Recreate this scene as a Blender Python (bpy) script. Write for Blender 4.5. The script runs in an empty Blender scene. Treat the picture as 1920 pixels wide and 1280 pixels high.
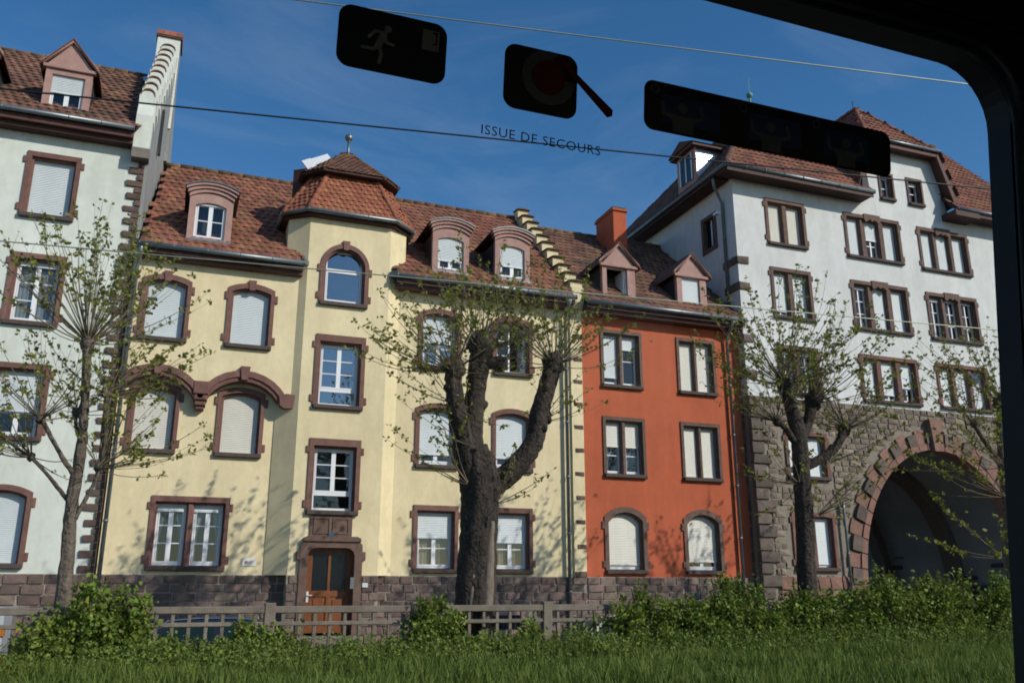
import bpy, bmesh, math, random
from mathutils import Vector, Matrix
rnd = random.Random(7)
SC = bpy.context.scene
COL = SC.collection
R = math.radians

# ------------------------------------------------------------------ camera
CAMZ = 1.65
cam = bpy.data.cameras.new('camera')
cam.sensor_width = 36.0
cam.lens = 36.0 * 1650.0 / 1920.0
cam.clip_start = 0.05
cam.clip_end = 3000
camo = bpy.data.objects.new('camera', cam)
COL.objects.link(camo)
camo.location = (0, 0, CAMZ)
camo.rotation_euler = (R(90 + 15.9), R(0.05), R(-20.8))
SC.camera = camo

# ------------------------------------------------------------------ sky and sun
SUN_AZ, SUN_EL = 42.0, 31.0          # azimuth to the right of straight-behind-the-camera
sd = Vector((math.sin(R(SUN_AZ)) * math.cos(R(SUN_EL)), -math.cos(R(SUN_AZ)) * math.cos(R(SUN_EL)), math.sin(R(SUN_EL))))
world = bpy.data.worlds.new('World')
SC.world = world
world.use_nodes = True
wn, wl = world.node_tree.nodes, world.node_tree.links
bg = wn['Background']
sky = wn.new('ShaderNodeTexSky')
sky.sky_type = 'NISHITA'
sky.sun_disc = False
sky.sun_elevation = R(SUN_EL)
sky.sun_rotation = math.atan2(sd.x, sd.y)
sky.altitude = 250
sky.air_density = 1.0
sky.dust_density = 0.25
sky.ozone_density = 1.6
bg.inputs['Strength'].default_value = 0.13
# thin cirrus drawn into the sky
tc = wn.new('ShaderNodeTexCoord')
mp = wn.new('ShaderNodeMapping'); mp.inputs['Rotation'].default_value = (0, R(18), R(25)); mp.inputs['Scale'].default_value = (1.2, 3.0, 5.0)
nz = wn.new('ShaderNodeTexNoise'); nz.inputs['Scale'].default_value = 1.7; nz.inputs['Detail'].default_value = 7; nz.inputs['Roughness'].default_value = 0.62; nz.inputs['Distortion'].default_value = 0.6
cr = wn.new('ShaderNodeValToRGB'); cr.color_ramp.elements[0].position = 0.52; cr.color_ramp.elements[0].color = (0, 0, 0, 1); cr.color_ramp.elements[1].position = 0.85; cr.color_ramp.elements[1].color = (0.11, 0.11, 0.11, 1)
mxs = wn.new('ShaderNodeMixRGB'); mxs.inputs[2].default_value = (5.5, 6.0, 6.6, 1)
wl.new(tc.outputs['Generated'], mp.inputs['Vector']); wl.new(mp.outputs[0], nz.inputs['Vector']); wl.new(nz.outputs['Fac'], cr.inputs[0])
wl.new(cr.outputs[0], mxs.inputs[0]); hsv = wn.new('ShaderNodeHueSaturation'); hsv.inputs['Saturation'].default_value = 1.32; hsv.inputs['Value'].default_value = 0.92
wl.new(sky.outputs[0], hsv.inputs['Color']); wl.new(hsv.outputs[0], mxs.inputs[1]); wl.new(mxs.outputs[0], bg.inputs['Color'])

sun = bpy.data.lights.new('sun', 'SUN')
sun.energy = 3.7
sun.angle = R(0.53)
sun.color = (1.0, 0.93, 0.82)
suno = bpy.data.objects.new('sun', sun)
COL.objects.link(suno)
suno.rotation_euler = sd.to_track_quat('Z', 'Y').to_euler()
suno.location = sd * 60

SC.view_settings.view_transform = 'Standard'
SC.view_settings.look = 'None'
SC.view_settings.gamma = 1
SC.view_settings.use_curve_mapping = False
SC.view_settings.exposure = 0.0
SC.cycles.max_bounces = 5
SC.cycles.diffuse_bounces = 3
SC.cycles.glossy_bounces = 3
SC.cycles.use_adaptive_sampling = True
SC.cycles.adaptive_threshold = 0.03
SC.cycles.filter_width = 1.8
SC.cycles.transparent_max_bounces = 12
SC.cycles.caustics_reflective = False
SC.cycles.caustics_refractive = False

# ------------------------------------------------------------------ materials
MATS = {}
def mat(name, col, col2=None, var=0.14, nscale=2.0, rough=0.85, bump=0.0, bscale=30.0, streak=0.0, rand=0.0, metal=0.0, spec=0.3, trans=0.0, spots=None, bdist=0.02):
    """procedural material: noise between two tones, per-piece random tone, optional vertical weather streaks and bump"""
    m = bpy.data.materials.new(name); m.use_nodes = True
    n, l = m.node_tree.nodes, m.node_tree.links
    b = n['Principled BSDF']
    b.inputs['Roughness'].default_value = rough
    b.inputs['Metallic'].default_value = metal
    b.inputs['Specular IOR Level'].default_value = spec
    geo = n.new('ShaderNodeNewGeometry')
    c2 = col2 or tuple(c * (1 - 2 * var) for c in col)
    no = n.new('ShaderNodeTexNoise'); no.inputs['Scale'].default_value = nscale; no.inputs['Detail'].default_value = 6; no.inputs['Roughness'].default_value = 0.65
    l.new(geo.outputs['Position'], no.inputs['Vector'])
    rp = n.new('ShaderNodeValToRGB'); rp.color_ramp.elements[0].position = 0.32; rp.color_ramp.elements[1].position = 0.72
    rp.color_ramp.elements[0].color = (*c2, 1); rp.color_ramp.elements[1].color = (*col, 1)
    l.new(no.outputs['Fac'], rp.inputs[0])
    out = rp.outputs[0]
    if rand > 0:
        oi = n.new('ShaderNodeObjectInfo')
        ad = n.new('ShaderNodeMath'); ad.operation = 'ADD'
        l.new(oi.outputs['Random'], ad.inputs[0]); l.new(geo.outputs['Random Per Island'], ad.inputs[1])
        fr = n.new('ShaderNodeMath'); fr.operation = 'FRACT'; l.new(ad.outputs[0], fr.inputs[0])
        mr = n.new('ShaderNodeMapRange'); mr.inputs['To Min'].default_value = 1 - rand; mr.inputs['To Max'].default_value = 1 + rand * 0.7
        l.new(fr.outputs[0], mr.inputs['Value'])
        hs = n.new('ShaderNodeHueSaturation')
        l.new(out, hs.inputs['Color']); l.new(mr.outputs[0], hs.inputs['Value'])
        mh = n.new('ShaderNodeMapRange'); mh.inputs['To Min'].default_value = 0.5 - rand * 0.045; mh.inputs['To Max'].default_value = 0.5 + rand * 0.045
        m3 = n.new('ShaderNodeMath'); m3.operation = 'MULTIPLY'; m3.inputs[1].default_value = 7.13; l.new(fr.outputs[0], m3.inputs[0])
        f2 = n.new('ShaderNodeMath'); f2.operation = 'FRACT'; l.new(m3.outputs[0], f2.inputs[0])
        l.new(f2.outputs[0], mh.inputs['Value']); l.new(mh.outputs[0], hs.inputs['Hue'])
        out = hs.outputs[0]
    if streak > 0:
        mp_ = n.new('ShaderNodeMapping'); mp_.inputs['Scale'].default_value = (2.6, 2.6, 0.22)
        l.new(geo.outputs['Position'], mp_.inputs['Vector'])
        n2 = n.new('ShaderNodeTexNoise'); n2.inputs['Scale'].default_value = 1.0; n2.inputs['Detail'].default_value = 5
        l.new(mp_.outputs[0], n2.inputs['Vector'])
        r2 = n.new('ShaderNodeValToRGB'); r2.color_ramp.elements[0].position = 0.42; r2.color_ramp.elements[1].position = 0.62
        r2.color_ramp.elements[0].color = (1 - streak, 1 - streak, 1 - streak * 1.1, 1); r2.color_ramp.elements[1].color = (1, 1, 1, 1)
        l.new(n2.outputs['Fac'], r2.inputs[0])
        mx = n.new('ShaderNodeMixRGB'); mx.blend_type = 'MULTIPLY'; mx.inputs[0].default_value = 1
        l.new(out, mx.inputs[1]); l.new(r2.outputs[0], mx.inputs[2]); out = mx.outputs[0]
    if name.startswith('plaster'):
        for sc_, lo_, hi_, p0, p1 in ((0.45, .90, 1.03, .35, .70), (9.0, .955, 1.025, .35, .68), (2.3, .94, 1.02, .42, .60)):
            nb = n.new('ShaderNodeTexNoise'); nb.inputs['Scale'].default_value = sc_; nb.inputs['Detail'].default_value = 7; nb.inputs['Roughness'].default_value = .7
            mb = n.new('ShaderNodeMapping'); mb.inputs['Location'].default_value = (sc_ * 7, 3, sc_ * 5); mb.inputs['Scale'].default_value = (1, 1, .55)
            l.new(geo.outputs['Position'], mb.inputs['Vector']); l.new(mb.outputs[0], nb.inputs['Vector'])
            rb_ = n.new('ShaderNodeValToRGB'); rb_.color_ramp.elements[0].position = p0; rb_.color_ramp.elements[1].position = p1
            rb_.color_ramp.elements[0].color = (lo_, lo_, lo_ * .985, 1); rb_.color_ramp.elements[1].color = (hi_, hi_, hi_, 1)
            l.new(nb.outputs['Fac'], rb_.inputs[0])
            xb_ = n.new('ShaderNodeMixRGB'); xb_.blend_type = 'MULTIPLY'; xb_.inputs[0].default_value = 1
            l.new(out, xb_.inputs[1]); l.new(rb_.outputs[0], xb_.inputs[2]); out = xb_.outputs[0]
    if spots:
        n4 = n.new('ShaderNodeTexNoise'); n4.inputs['Scale'].default_value = spots[1]; n4.inputs['Detail'].default_value = 4
        l.new(geo.outputs['Position'], n4.inputs['Vector'])
        r4 = n.new('ShaderNodeValToRGB'); r4.color_ramp.elements[0].position = spots[2]; r4.color_ramp.elements[1].position = spots[2] + 0.12
        r4.color_ramp.elements[0].color = (0, 0, 0, 1); r4.color_ramp.elements[1].color = (0.75, 0.75, 0.75, 1)
        l.new(n4.outputs['Fac'], r4.inputs[0])
        m4 = n.new('ShaderNodeMixRGB'); m4.inputs[2].default_value = (*spots[0], 1)
        l.new(r4.outputs[0], m4.inputs[0]); l.new(out, m4.inputs[1]); out = m4.outputs[0]
    l.new(out, b.inputs['Base Color'])
    if bump > 0:
        n3 = n.new('ShaderNodeTexNoise'); n3.inputs['Scale'].default_value = bscale; n3.inputs['Detail'].default_value = 5
        l.new(geo.outputs['Position'], n3.inputs['Vector'])
        bp = n.new('ShaderNodeBump'); bp.inputs['Strength'].default_value = bump; bp.inputs['Distance'].default_value = bdist
        l.new(n3.outputs['Fac'], bp.inputs['Height']); l.new(bp.outputs[0], b.inputs['Normal'])
    if trans > 0:
        tr = n.new('ShaderNodeBsdfTranslucent'); l.new(out, tr.inputs['Color'])
        ms = n.new('ShaderNodeMixShader'); ms.inputs[0].default_value = trans
        l.new(b.outputs[0], ms.inputs[1]); l.new(tr.outputs[0], ms.inputs[2])
        l.new(ms.outputs[0], n['Material Output'].inputs['Surface'])
    MATS[name] = m
    return m

def glassmat(name, tint, refl, rough=0.01):
    m = bpy.data.materials.new(name); m.use_nodes = True
    n, l = m.node_tree.nodes, m.node_tree.links
    n.remove(n['Principled BSDF'])
    t = n.new('ShaderNodeBsdfTransparent'); t.inputs['Color'].default_value = (*tint, 1)
    g = n.new('ShaderNodeBsdfGlossy'); g.inputs['Roughness'].default_value = rough; g.inputs['Color'].default_value = (1, 1, 1, 1)
    lw = n.new('ShaderNodeLayerWeight'); lw.inputs['Blend'].default_value = 0.5
    fr = n.new('ShaderNodeMath'); fr.operation = 'POWER'; fr.inputs[1].default_value = 5.0
    l.new(lw.outputs['Facing'], fr.inputs[0])
    geo = n.new('ShaderNodeNewGeometry')
    no = n.new('ShaderNodeTexNoise'); no.inputs['Scale'].default_value = 1.3
    l.new(geo.outputs['Position'], no.inputs['Vector'])
    bp = n.new('ShaderNodeBump'); bp.inputs['Strength'].default_value = 0.03; bp.inputs['Distance'].default_value = 0.05
    l.new(no.outputs['Fac'], bp.inputs['Height']); l.new(bp.outputs[0], g.inputs['Normal'])
    a = n.new('ShaderNodeMath'); a.operation = 'MULTIPLY_ADD'; a.inputs[1].default_value = 1.0; a.inputs[2].default_value = refl; a.use_clamp = True
    l.new(fr.outputs[0], a.inputs[0])
    ms = n.new('ShaderNodeMixShader')
    l.new(a.outputs[0], ms.inputs[0]); l.new(t.outputs[0], ms.inputs[1]); l.new(g.outputs[0], ms.inputs[2])
    l.new(ms.outputs[0], n['Material Output'].inputs['Surface'])
    MATS[name] = m

mat('plaster_yellow', (0.84, 0.715, 0.46), (0.76, 0.64, 0.40), nscale=0.7, bump=0.35, bscale=45, streak=0.045)
mat('plaster_white', (0.76, 0.79, 0.72), (0.68, 0.71, 0.65), nscale=0.6, bump=0.35, bscale=45, streak=0.05)
mat('plaster_tower', (0.72, 0.725, 0.71), (0.665, 0.67, 0.665), nscale=0.5, bump=0.25, bscale=45, streak=0.025)
mat('plaster_red', (0.55, 0.130, 0.058), (0.465, 0.112, 0.052), nscale=0.8, bump=0.35, bscale=45, streak=0.07)
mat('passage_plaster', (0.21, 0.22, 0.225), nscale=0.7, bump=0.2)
mat('cement_render', (0.31, 0.32, 0.31), (0.25, 0.26, 0.25), nscale=0.8, bump=0.3, bscale=40, streak=0.12)
mat('red_sandstone', (0.235, 0.122, 0.098), (0.155, 0.08, 0.066), nscale=6, bump=0.3, bscale=60, streak=0.10, rand=0.12)
mat('brown_sandstone', (0.20, 0.125, 0.098), (0.12, 0.075, 0.06), nscale=6, bump=0.3, bscale=60, streak=0.10, rand=0.12)
mat('pink_sandstone', (0.47, 0.295, 0.255), (0.38, 0.225, 0.19), nscale=5, bump=0.25, bscale=60, streak=0.08, rand=0.08)
mat('arch_sandstone', (0.31, 0.165, 0.125), (0.19, 0.105, 0.083), nscale=5, bump=0.3, bscale=60, rand=0.15)
mat('dark_quoin', (0.17, 0.105, 0.085), (0.085, 0.06, 0.05), nscale=6, bump=0.5, bscale=40, rand=0.28)
mat('grey_quoin', (0.185, 0.14, 0.115), (0.10, 0.077, 0.066), nscale=5, bump=0.6, bscale=35, rand=0.28)
mat('socle_stone', (0.24, 0.165, 0.14), (0.125, 0.09, 0.076), nscale=5, bump=0.8, bscale=30, rand=0.38)
mat('rubble_stone', (0.28, 0.225, 0.172), (0.165, 0.13, 0.102), nscale=5, bump=0.8, bscale=28, rand=0.36)
mat('rubble_mortar', (0.28, 0.24, 0.19), (0.20, 0.17, 0.135), nscale=9, bump=0.5)
mat('mortar', (0.40, 0.35, 0.29), (0.27, 0.235, 0.19), nscale=9, bump=0.5)
mat('sill_stone', (0.10, 0.075, 0.065), nscale=8, bump=0.3, rand=0.1)
mat('roof_tile', (0.30, 0.122, 0.070), (0.17, 0.075, 0.048), nscale=1.1, rough=0.8, rand=0.30, bump=0.3, spots=((0.07, 0.055, 0.035), 0.9, 0.64))
mat('roof_tile_old', (0.24, 0.115, 0.072), (0.12, 0.066, 0.046), nscale=1.3, rough=0.85, rand=0.32, bump=0.3, spots=((0.05, 0.045, 0.035), 1.1, 0.58))
mat('roof_tile_new', (0.34, 0.125, 0.065), (0.25, 0.09, 0.05), nscale=1.5, rough=0.75, rand=0.22, bump=0.2)
mat('roof_tile_mid', (0.27, 0.105, 0.06), (0.16, 0.07, 0.045), nscale=1.4, rough=0.8, rand=0.32, bump=0.3, spots=((0.06, 0.05, 0.035), 1.2, 0.62))
mat('ridge_tile_mossy', (0.20, 0.10, 0.055), (0.10, 0.075, 0.04), nscale=3, rand=0.35, bump=0.4)
mat('white_pvc', (0.80, 0.81, 0.82), var=0.02, rough=0.35, spec=0.5)
mat('shutter_white', (0.65, 0.70, 0.71), (0.59, 0.64, 0.65), nscale=1.2, rough=0.5, streak=0.05)
mat('shutter_cream', (0.70, 0.68, 0.60), (0.62, 0.60, 0.53), nscale=1.2, rough=0.5, streak=0.05)
mat('blue_blind', (0.03, 0.075, 0.20), var=0.1, rough=0.6)
mat('curtain', (0.40, 0.41, 0.41), var=0.08, nscale=9, rough=0.9, trans=0.35)
mat('curtain_cream', (0.42, 0.35, 0.25), var=0.1, nscale=9, rough=0.9, trans=0.3)
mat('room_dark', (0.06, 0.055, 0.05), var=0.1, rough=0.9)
mat('zinc', (0.22, 0.25, 0.26), (0.15, 0.175, 0.185), nscale=2, rough=0.42, metal=0.6, spec=0.5)
mat('zinc_bright', (0.72, 0.74, 0.74), var=0.05, nscale=3, rough=0.28, metal=0.9)
mat('eave_wood', (0.085, 0.042, 0.034), var=0.2, nscale=4, rough=0.7)  # dark wood; on some eaves its tone also stands in for shadow
mat('fascia_brown', (0.13, 0.06, 0.05), var=0.15, nscale=4, rough=0.7)
mat('slate_dark', (0.035, 0.037, 0.042), var=0.15, rough=0.7)
mat('door_wood', (0.25, 0.085, 0.030), (0.16, 0.053, 0.019), nscale=7, rough=0.45, streak=0.16)
mat('door_glass', (0.012, 0.013, 0.014), var=0.3, nscale=15, rough=0.12, spec=0.5, bump=0.3, bscale=70)
mat('metal_white', (0.78, 0.78, 0.78), var=0.03, rough=0.3, metal=0.3)
mat('copper_green', (0.16, 0.36, 0.30), var=0.2, nscale=9, rough=0.6)
mat('concrete_fence', (0.25, 0.21, 0.165), (0.15, 0.125, 0.10), nscale=4, bump=0.5, rand=0.14, streak=0.12)
mat('asphalt', (0.12, 0.115, 0.11), var=0.12, nscale=3, bump=0.4, bscale=80)
mat('paving', (0.30, 0.29, 0.27), var=0.12, nscale=2, bump=0.3)
mat('step_stone', (0.23, 0.20, 0.17), var=0.15, nscale=5, bump=0.3)
mat('soil', (0.035, 0.05, 0.016), var=0.2, nscale=3, bump=0.5)
mat('grass', (0.175, 0.22, 0.040), (0.10, 0.155, 0.028), nscale=0.8, rough=0.7, rand=0.35, trans=0.35)
mat('weed', (0.23, 0.28, 0.06), (0.13, 0.19, 0.04), nscale=1.5, rough=0.6, rand=0.4, trans=0.35)
mat('hedge_leaf', (0.24, 0.30, 0.046), (0.12, 0.18, 0.03), nscale=2.2, rough=0.55, rand=0.45, trans=0.32)
mat('spring_leaf', (0.28, 0.29, 0.05), (0.18, 0.20, 0.036), nscale=2.5, rough=0.6, rand=0.35, trans=0.45)
mat('bark', (0.20, 0.165, 0.13), (0.09, 0.07, 0.056), nscale=7, rough=0.95, bump=1.0, bscale=14, streak=0.3, bdist=.06)
mat('bark_dark', (0.085, 0.065, 0.052), (0.026, 0.021, 0.018), nscale=8, rough=0.95, bump=1.0, bscale=13, streak=0.25, bdist=.08)
mat('bare_wood', (0.28, 0.23, 0.19), (0.17, 0.13, 0.105), nscale=7, rough=0.9, bump=0.6, bscale=22, streak=0.25)
mat('twig', (0.19, 0.15, 0.095), var=0.25, nscale=5, rough=0.85)
mat('wire_dark', (0.02, 0.02, 0.022), var=0.1, rough=0.5)
mat('wire_pale', (0.36, 0.38, 0.28), var=0.1, rough=0.45, metal=0.5)
mat('tram_black', (0.010, 0.010, 0.011), var=0.1, rough=0.6)
mat('rubber_seal', (0.022, 0.024, 0.028), var=0.1, rough=0.35, spec=0.5)
mat('seal_strip', (0.16, 0.18, 0.20), var=0.1, rough=0.4, trans=0.2)
mat('sticker_black', (0.008, 0.008, 0.008), var=0.05, rough=0.6)
mat('sticker_green', (0.010, 0.026, 0.017), var=0.05, rough=0.6, trans=0.3)
mat('sticker_red', (0.16, 0.012, 0.012), var=0.05, rough=0.6, trans=0.3)
mat('sticker_grey', (0.46, 0.47, 0.45), var=0.05, rough=0.6, trans=0.45)
mat('sticker_dimgrey', (0.20, 0.20, 0.195), var=0.05, rough=0.6, trans=0.4)
mat('sticker_blue', (0.06, 0.085, 0.22), var=0.05, rough=0.6, trans=0.4)
mat('letter_dark', (0.012, 0.018, 0.030), var=0.05, rough=0.6)
mat('car_dark', (0.012, 0.014, 0.018), var=0.05, rough=0.18, spec=0.6)
mat('car_silver', (0.17, 0.17, 0.15), var=0.05, rough=0.45, metal=0.2)
mat('car_white', (0.38, 0.41, 0.46), var=0.05, rough=0.25)
mat('car_glass', (0.010, 0.024, 0.022), var=0.1, rough=0.12, spec=0.2)
mat('chrome', (0.75, 0.77, 0.80), var=0.02, rough=0.12, metal=1.0)
mat('tyre', (0.018, 0.018, 0.018), var=0.1, rough=0.85)
mat('lamp_red', (0.28, 0.010, 0.012), var=0.05, rough=0.2)
mat('lamp_amber', (0.45, 0.16, 0.02), var=0.05, rough=0.2)
mat('lamp_clear', (0.7, 0.72, 0.75), var=0.05, rough=0.08, metal=0.6)
mat('sign_white', (0.72, 0.72, 0.70), var=0.03, rough=0.5)
mat('sign_red', (0.42, 0.03, 0.03), var=0.03, rough=0.5)
mat('sign_green', (0.05, 0.16, 0.07), var=0.03, rough=0.5)
mat('sign_yellow', (0.55, 0.30, 0.03), var=0.03, rough=0.5)
mat('grey_print', (0.25, 0.25, 0.26), var=0.03, rough=0.5)
mat('enamel_blue', (0.05, 0.11, 0.15), var=0.05, rough=0.35)
glassmat('pane_glass', (0.80, 0.85, 0.86), 0.07)
glassmat('pane_sky', (0.55, 0.60, 0.64), 0.30)
glassmat('tram_glass', (0.985, 0.995, 1.0), 0.002)

# ------------------------------------------------------------------ object helpers
def link(o): COL.objects.link(o); return o
def tag(o, label=None, cat=None, group=None, kind=None):
    if label: o['label'] = label
    if cat: o['category'] = cat
    if group: o['group'] = group
    if kind: o['kind'] = kind
    return o
def empty(name, loc, label, cat, group=None):
    o = bpy.data.objects.new(name, None); o.empty_display_size = 0.3
    o.location = loc; link(o); tag(o, label, cat, group)
    return o
def adopt(o, parent):
    o.parent = parent
    w = Matrix.Identity(4); p = parent
    while p is not None:
        w = Matrix.Translation(p.location) @ w if p.type == 'EMPTY' else w
        p = p.parent
    if parent.type == 'EMPTY':
        o.matrix_parent_inverse = Matrix.Translation(-Vector(parent.location))
    return o
def meshobj(name, me, parent=None, kind=None):
    o = bpy.data.objects.new(name, me); link(o)
    if parent is not None: adopt(o, parent)
    if kind: o['kind'] = kind
    return o
class MB:
    def __init__(s): s.v = []; s.f = []
    def add(s, vs, fs):
        k = len(s.v); s.v += [tuple(p) for p in vs]; s.f += [tuple(i + k for i in f) for f in fs]; return s
    def box(s, x0, x1, y0, y1, z0, z1):
        return s.add([(x0, y0, z0), (x1, y0, z0), (x1, y1, z0), (x0, y1, z0), (x0, y0, z1), (x1, y0, z1), (x1, y1, z1), (x0, y1, z1)],
                     [(0, 3, 2, 1), (4, 5, 6, 7), (0, 1, 5, 4), (1, 2, 6, 5), (2, 3, 7, 6), (3, 0, 4, 7)])
    def bevbox(s, x0, x1, y0, y1, z0, z1, b):
        """box with chamfered front (low y) edges"""
        vs = [(x0 + b, y0, z0 + b), (x1 - b, y0, z0 + b), (x1 - b, y0, z1 - b), (x0 + b, y0, z1 - b),
              (x0, y0 + b, z0), (x1, y0 + b, z0), (x1, y0 + b, z1), (x0, y0 + b, z1),
              (x0, y1, z0), (x1, y1, z0), (x1, y1, z1), (x0, y1, z1)]
        fs = [(0, 1, 2, 3)]
        for i in range(4):
            j = (i + 1) % 4
            fs += [(i + 4, j + 4, j, i), (i + 8, j + 8, j + 4, i + 4)]
        fs.append((11, 10, 9, 8))
        return s.add(vs, fs)
    def prism_y(s, poly, y0, y1):
        """poly of (x,z), extruded along y"""
        n = len(poly)
        vs = [(x, y0, z) for x, z in poly] + [(x, y1, z) for x, z in poly]
        fs = [tuple(range(n)), tuple(range(2 * n - 1, n - 1, -1))] + [(i, i + n, (i + 1) % n + n, (i + 1) % n) for i in range(n)]
        return s.add(vs, fs)
    def prism_x(s, poly, x0, x1):
        """poly of (y,z), extruded along x"""
        n = len(poly)
        vs = [(x0, y, z) for y, z in poly] + [(x1, y, z) for y, z in poly]
        fs = [tuple(range(n - 1, -1, -1)), tuple(range(n, 2 * n))] + [(i, (i + 1) % n, (i + 1) % n + n, i + n) for i in range(n)]
        return s.add(vs, fs)
    def prism_z(s, poly, z0, z1):
        n = len(poly)
        vs = [(x, y, z0) for x, y in poly] + [(x, y, z1) for x, y in poly]
        fs = [tuple(range(n - 1, -1, -1)), tuple(range(n, 2 * n))] + [(i, (i + 1) % n, (i + 1) % n + n, i + n) for i in range(n)]
        return s.add(vs, fs)
    def tube(s, pts, rad, n=8, jit=0.0, cap=True):
        pts = [Vector(p) for p in pts]
        if not isinstance(rad, (list, tuple)): rad = [rad] * len(pts)
        k = len(s.v); ref = Vector((0.31, 0.92, 0.2))
        for i, p in enumerate(pts):
            d = (pts[min(i + 1, len(pts) - 1)] - pts[max(i - 1, 0)]).normalized()
            a = d.cross(ref)
            if a.length < 0.1: a = d.cross(Vector((1, 0, 0)))
            a.normalize(); b = d.cross(a)
            for j in range(n):
                t = 2 * math.pi * j / n
                rr = rad[i] * (1 + (rnd.uniform(-jit, jit) if jit else 0))
                s.v.append(tuple(p + a * math.cos(t) * rr + b * math.sin(t) * rr))
        for i in range(len(pts) - 1):
            for j in range(n):
                q = (j + 1) % n
                s.f.append((k + i * n + j, k + i * n + q, k + (i + 1) * n + q, k + (i + 1) * n + j))
        if cap and n > 2:
            s.f.append(tuple(k + j for j in range(n - 1, -1, -1))); s.f.append(tuple(k + (len(pts) - 1) * n + j for j in range(n)))
        return s
    def lathe(s, prof, c, n=16):
        """prof: list of (r,z) about the vertical axis through c"""
        k = len(s.v)
        for r_, z in prof:
            for j in range(n):
                t = 2 * math.pi * j / n
                s.v.append((c[0] + r_ * math.cos(t), c[1] + r_ * math.sin(t), c[2] + z))
        for i in range(len(prof) - 1):
            for j in range(n):
                q = (j + 1) % n
                s.f.append((k + i * n + j, k + i * n + q, k + (i + 1) * n + q, k + (i + 1) * n + j))
        return s
    def mesh(s, name, m, smooth=False):
        me = bpy.data.meshes.new(name); me.from_pydata(s.v, [], s.f)
        me.materials.append(MATS[m])
        if smooth: me.shade_smooth()
        return me
    def build(s, name, m, parent=None, kind=None, smooth=False, label=None):
        o = meshobj(name, s.mesh(name, m, smooth), parent, kind)
        if label: o['label'] = label
        return o

def arch_loop(x0, x1, z0, zs, zt, n=10):
    pts = [(x0, z0)]
    h = (x1 - x0) / 2; c = (x0 + x1) / 2; rise = zt - zs
    for i in range(n + 1):
        dx = -h * math.cos(math.pi * i / n) if rise > 0.25 * h else -h + 2 * h * i / n
        if rise < 1e-4: z = zs
        else:
            RR = (h * h + rise * rise) / (2 * rise)
            z = zs + math.sqrt(max(0, RR * RR - dx * dx)) - (RR - rise)
        pts.append((c + dx, z))
    pts.append((x1, z0))
    return pts
def rect_loop(x0, x1, z0, z1): return [(x0, z0), (x0, z1), (x1, z1), (x1, z0)]

def fill_holes(outer, holes):
    """triangulate a 2D outline with holes -> verts2d, tris, loops(index lists)"""
    bm = bmesh.new(); loops = []; edges = []
    for lp in [outer] + holes:
        vs = [bm.verts.new((p[0], p[1], 0)) for p in lp]
        for i in range(len(vs)): edges.append(bm.edges.new((vs[i], vs[(i + 1) % len(vs)])))
        loops.append(vs)
    bm.verts.index_update()
    bmesh.ops.triangle_fill(bm, edges=edges, use_beauty=True, use_dissolve=False, normal=(0, 0, 1))
    bm.verts.index_update()
    v = [(p.co.x, p.co.y) for p in bm.verts]
    def area(f):
        a, b, c = [q.co for q in f.verts][:3]
        return (b.x - a.x) * (c.y - a.y) - (c.x - a.x) * (b.y - a.y)
    t = []
    for f in bm.faces:
        ids = [q.index for q in f.verts]
        t.append(ids if area(f) > 0 else ids[::-1])
    L = [[q.index for q in lp] for lp in loops]
    bm.free()
    return v, t, L
def wall_mesh(outer, holes, y0, y1):
    """solid wall standing in the xz plane between depths y0 (front) and y1"""
    v, t, L = fill_holes(outer, holes)
    n = len(v); b = MB()
    fs = [tuple(f) for f in t] + [tuple(i + n for i in f[::-1]) for f in t]
    for lp in L:
        for i in range(len(lp)):
            a, c = lp[i], lp[(i + 1) % len(lp)]
            fs.append((a, c, c + n, a + n))
    b.add([(x, y0, z) for x, z in v] + [(x, y1, z) for x, z in v], fs)
    return b

# ------------------------------------------------------------------ windows
def ring(b, I, O, y):
    n = len(I)
    k = len(b.v)
    b.v += [(x, y, z) for x, z in I] + [(x, y, z) for x, z in O]
    b.f += [(k + i, k + (i + 1) % n, k + n + (i + 1) % n, k + n + i) for i in range(n)]
def sleeve(b, Lp, y0, y1):
    n = len(Lp); k = len(b.v)
    b.v += [(x, y0, z) for x, z in Lp] + [(x, y1, z) for x, z in Lp]
    b.f += [(k + i, k + (i + 1) % n, k + n + (i + 1) % n, k + n + i) for i in range(n)]

def shutter(parent, x0, x1, zb, zt, y, m):
    b = MB(); z = zb; s = 0.05; k = 0
    while z < zt - 1e-3:
        z2 = min(z + s, zt)
        b.add([(x0, y, z + .003), (x1, y, z + .003), (x1, y + .013, z2), (x0, y + .013, z2), (x0, y + .013, z), (x1, y + .013, z)], [(0, 1, 2, 3), (4, 5, 1, 0)])
        z = z2
    b.box(x0, x1, y - .006, y + .02, zb - .035, zb)
    return b.build('roller_shutter', m, parent)

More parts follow.
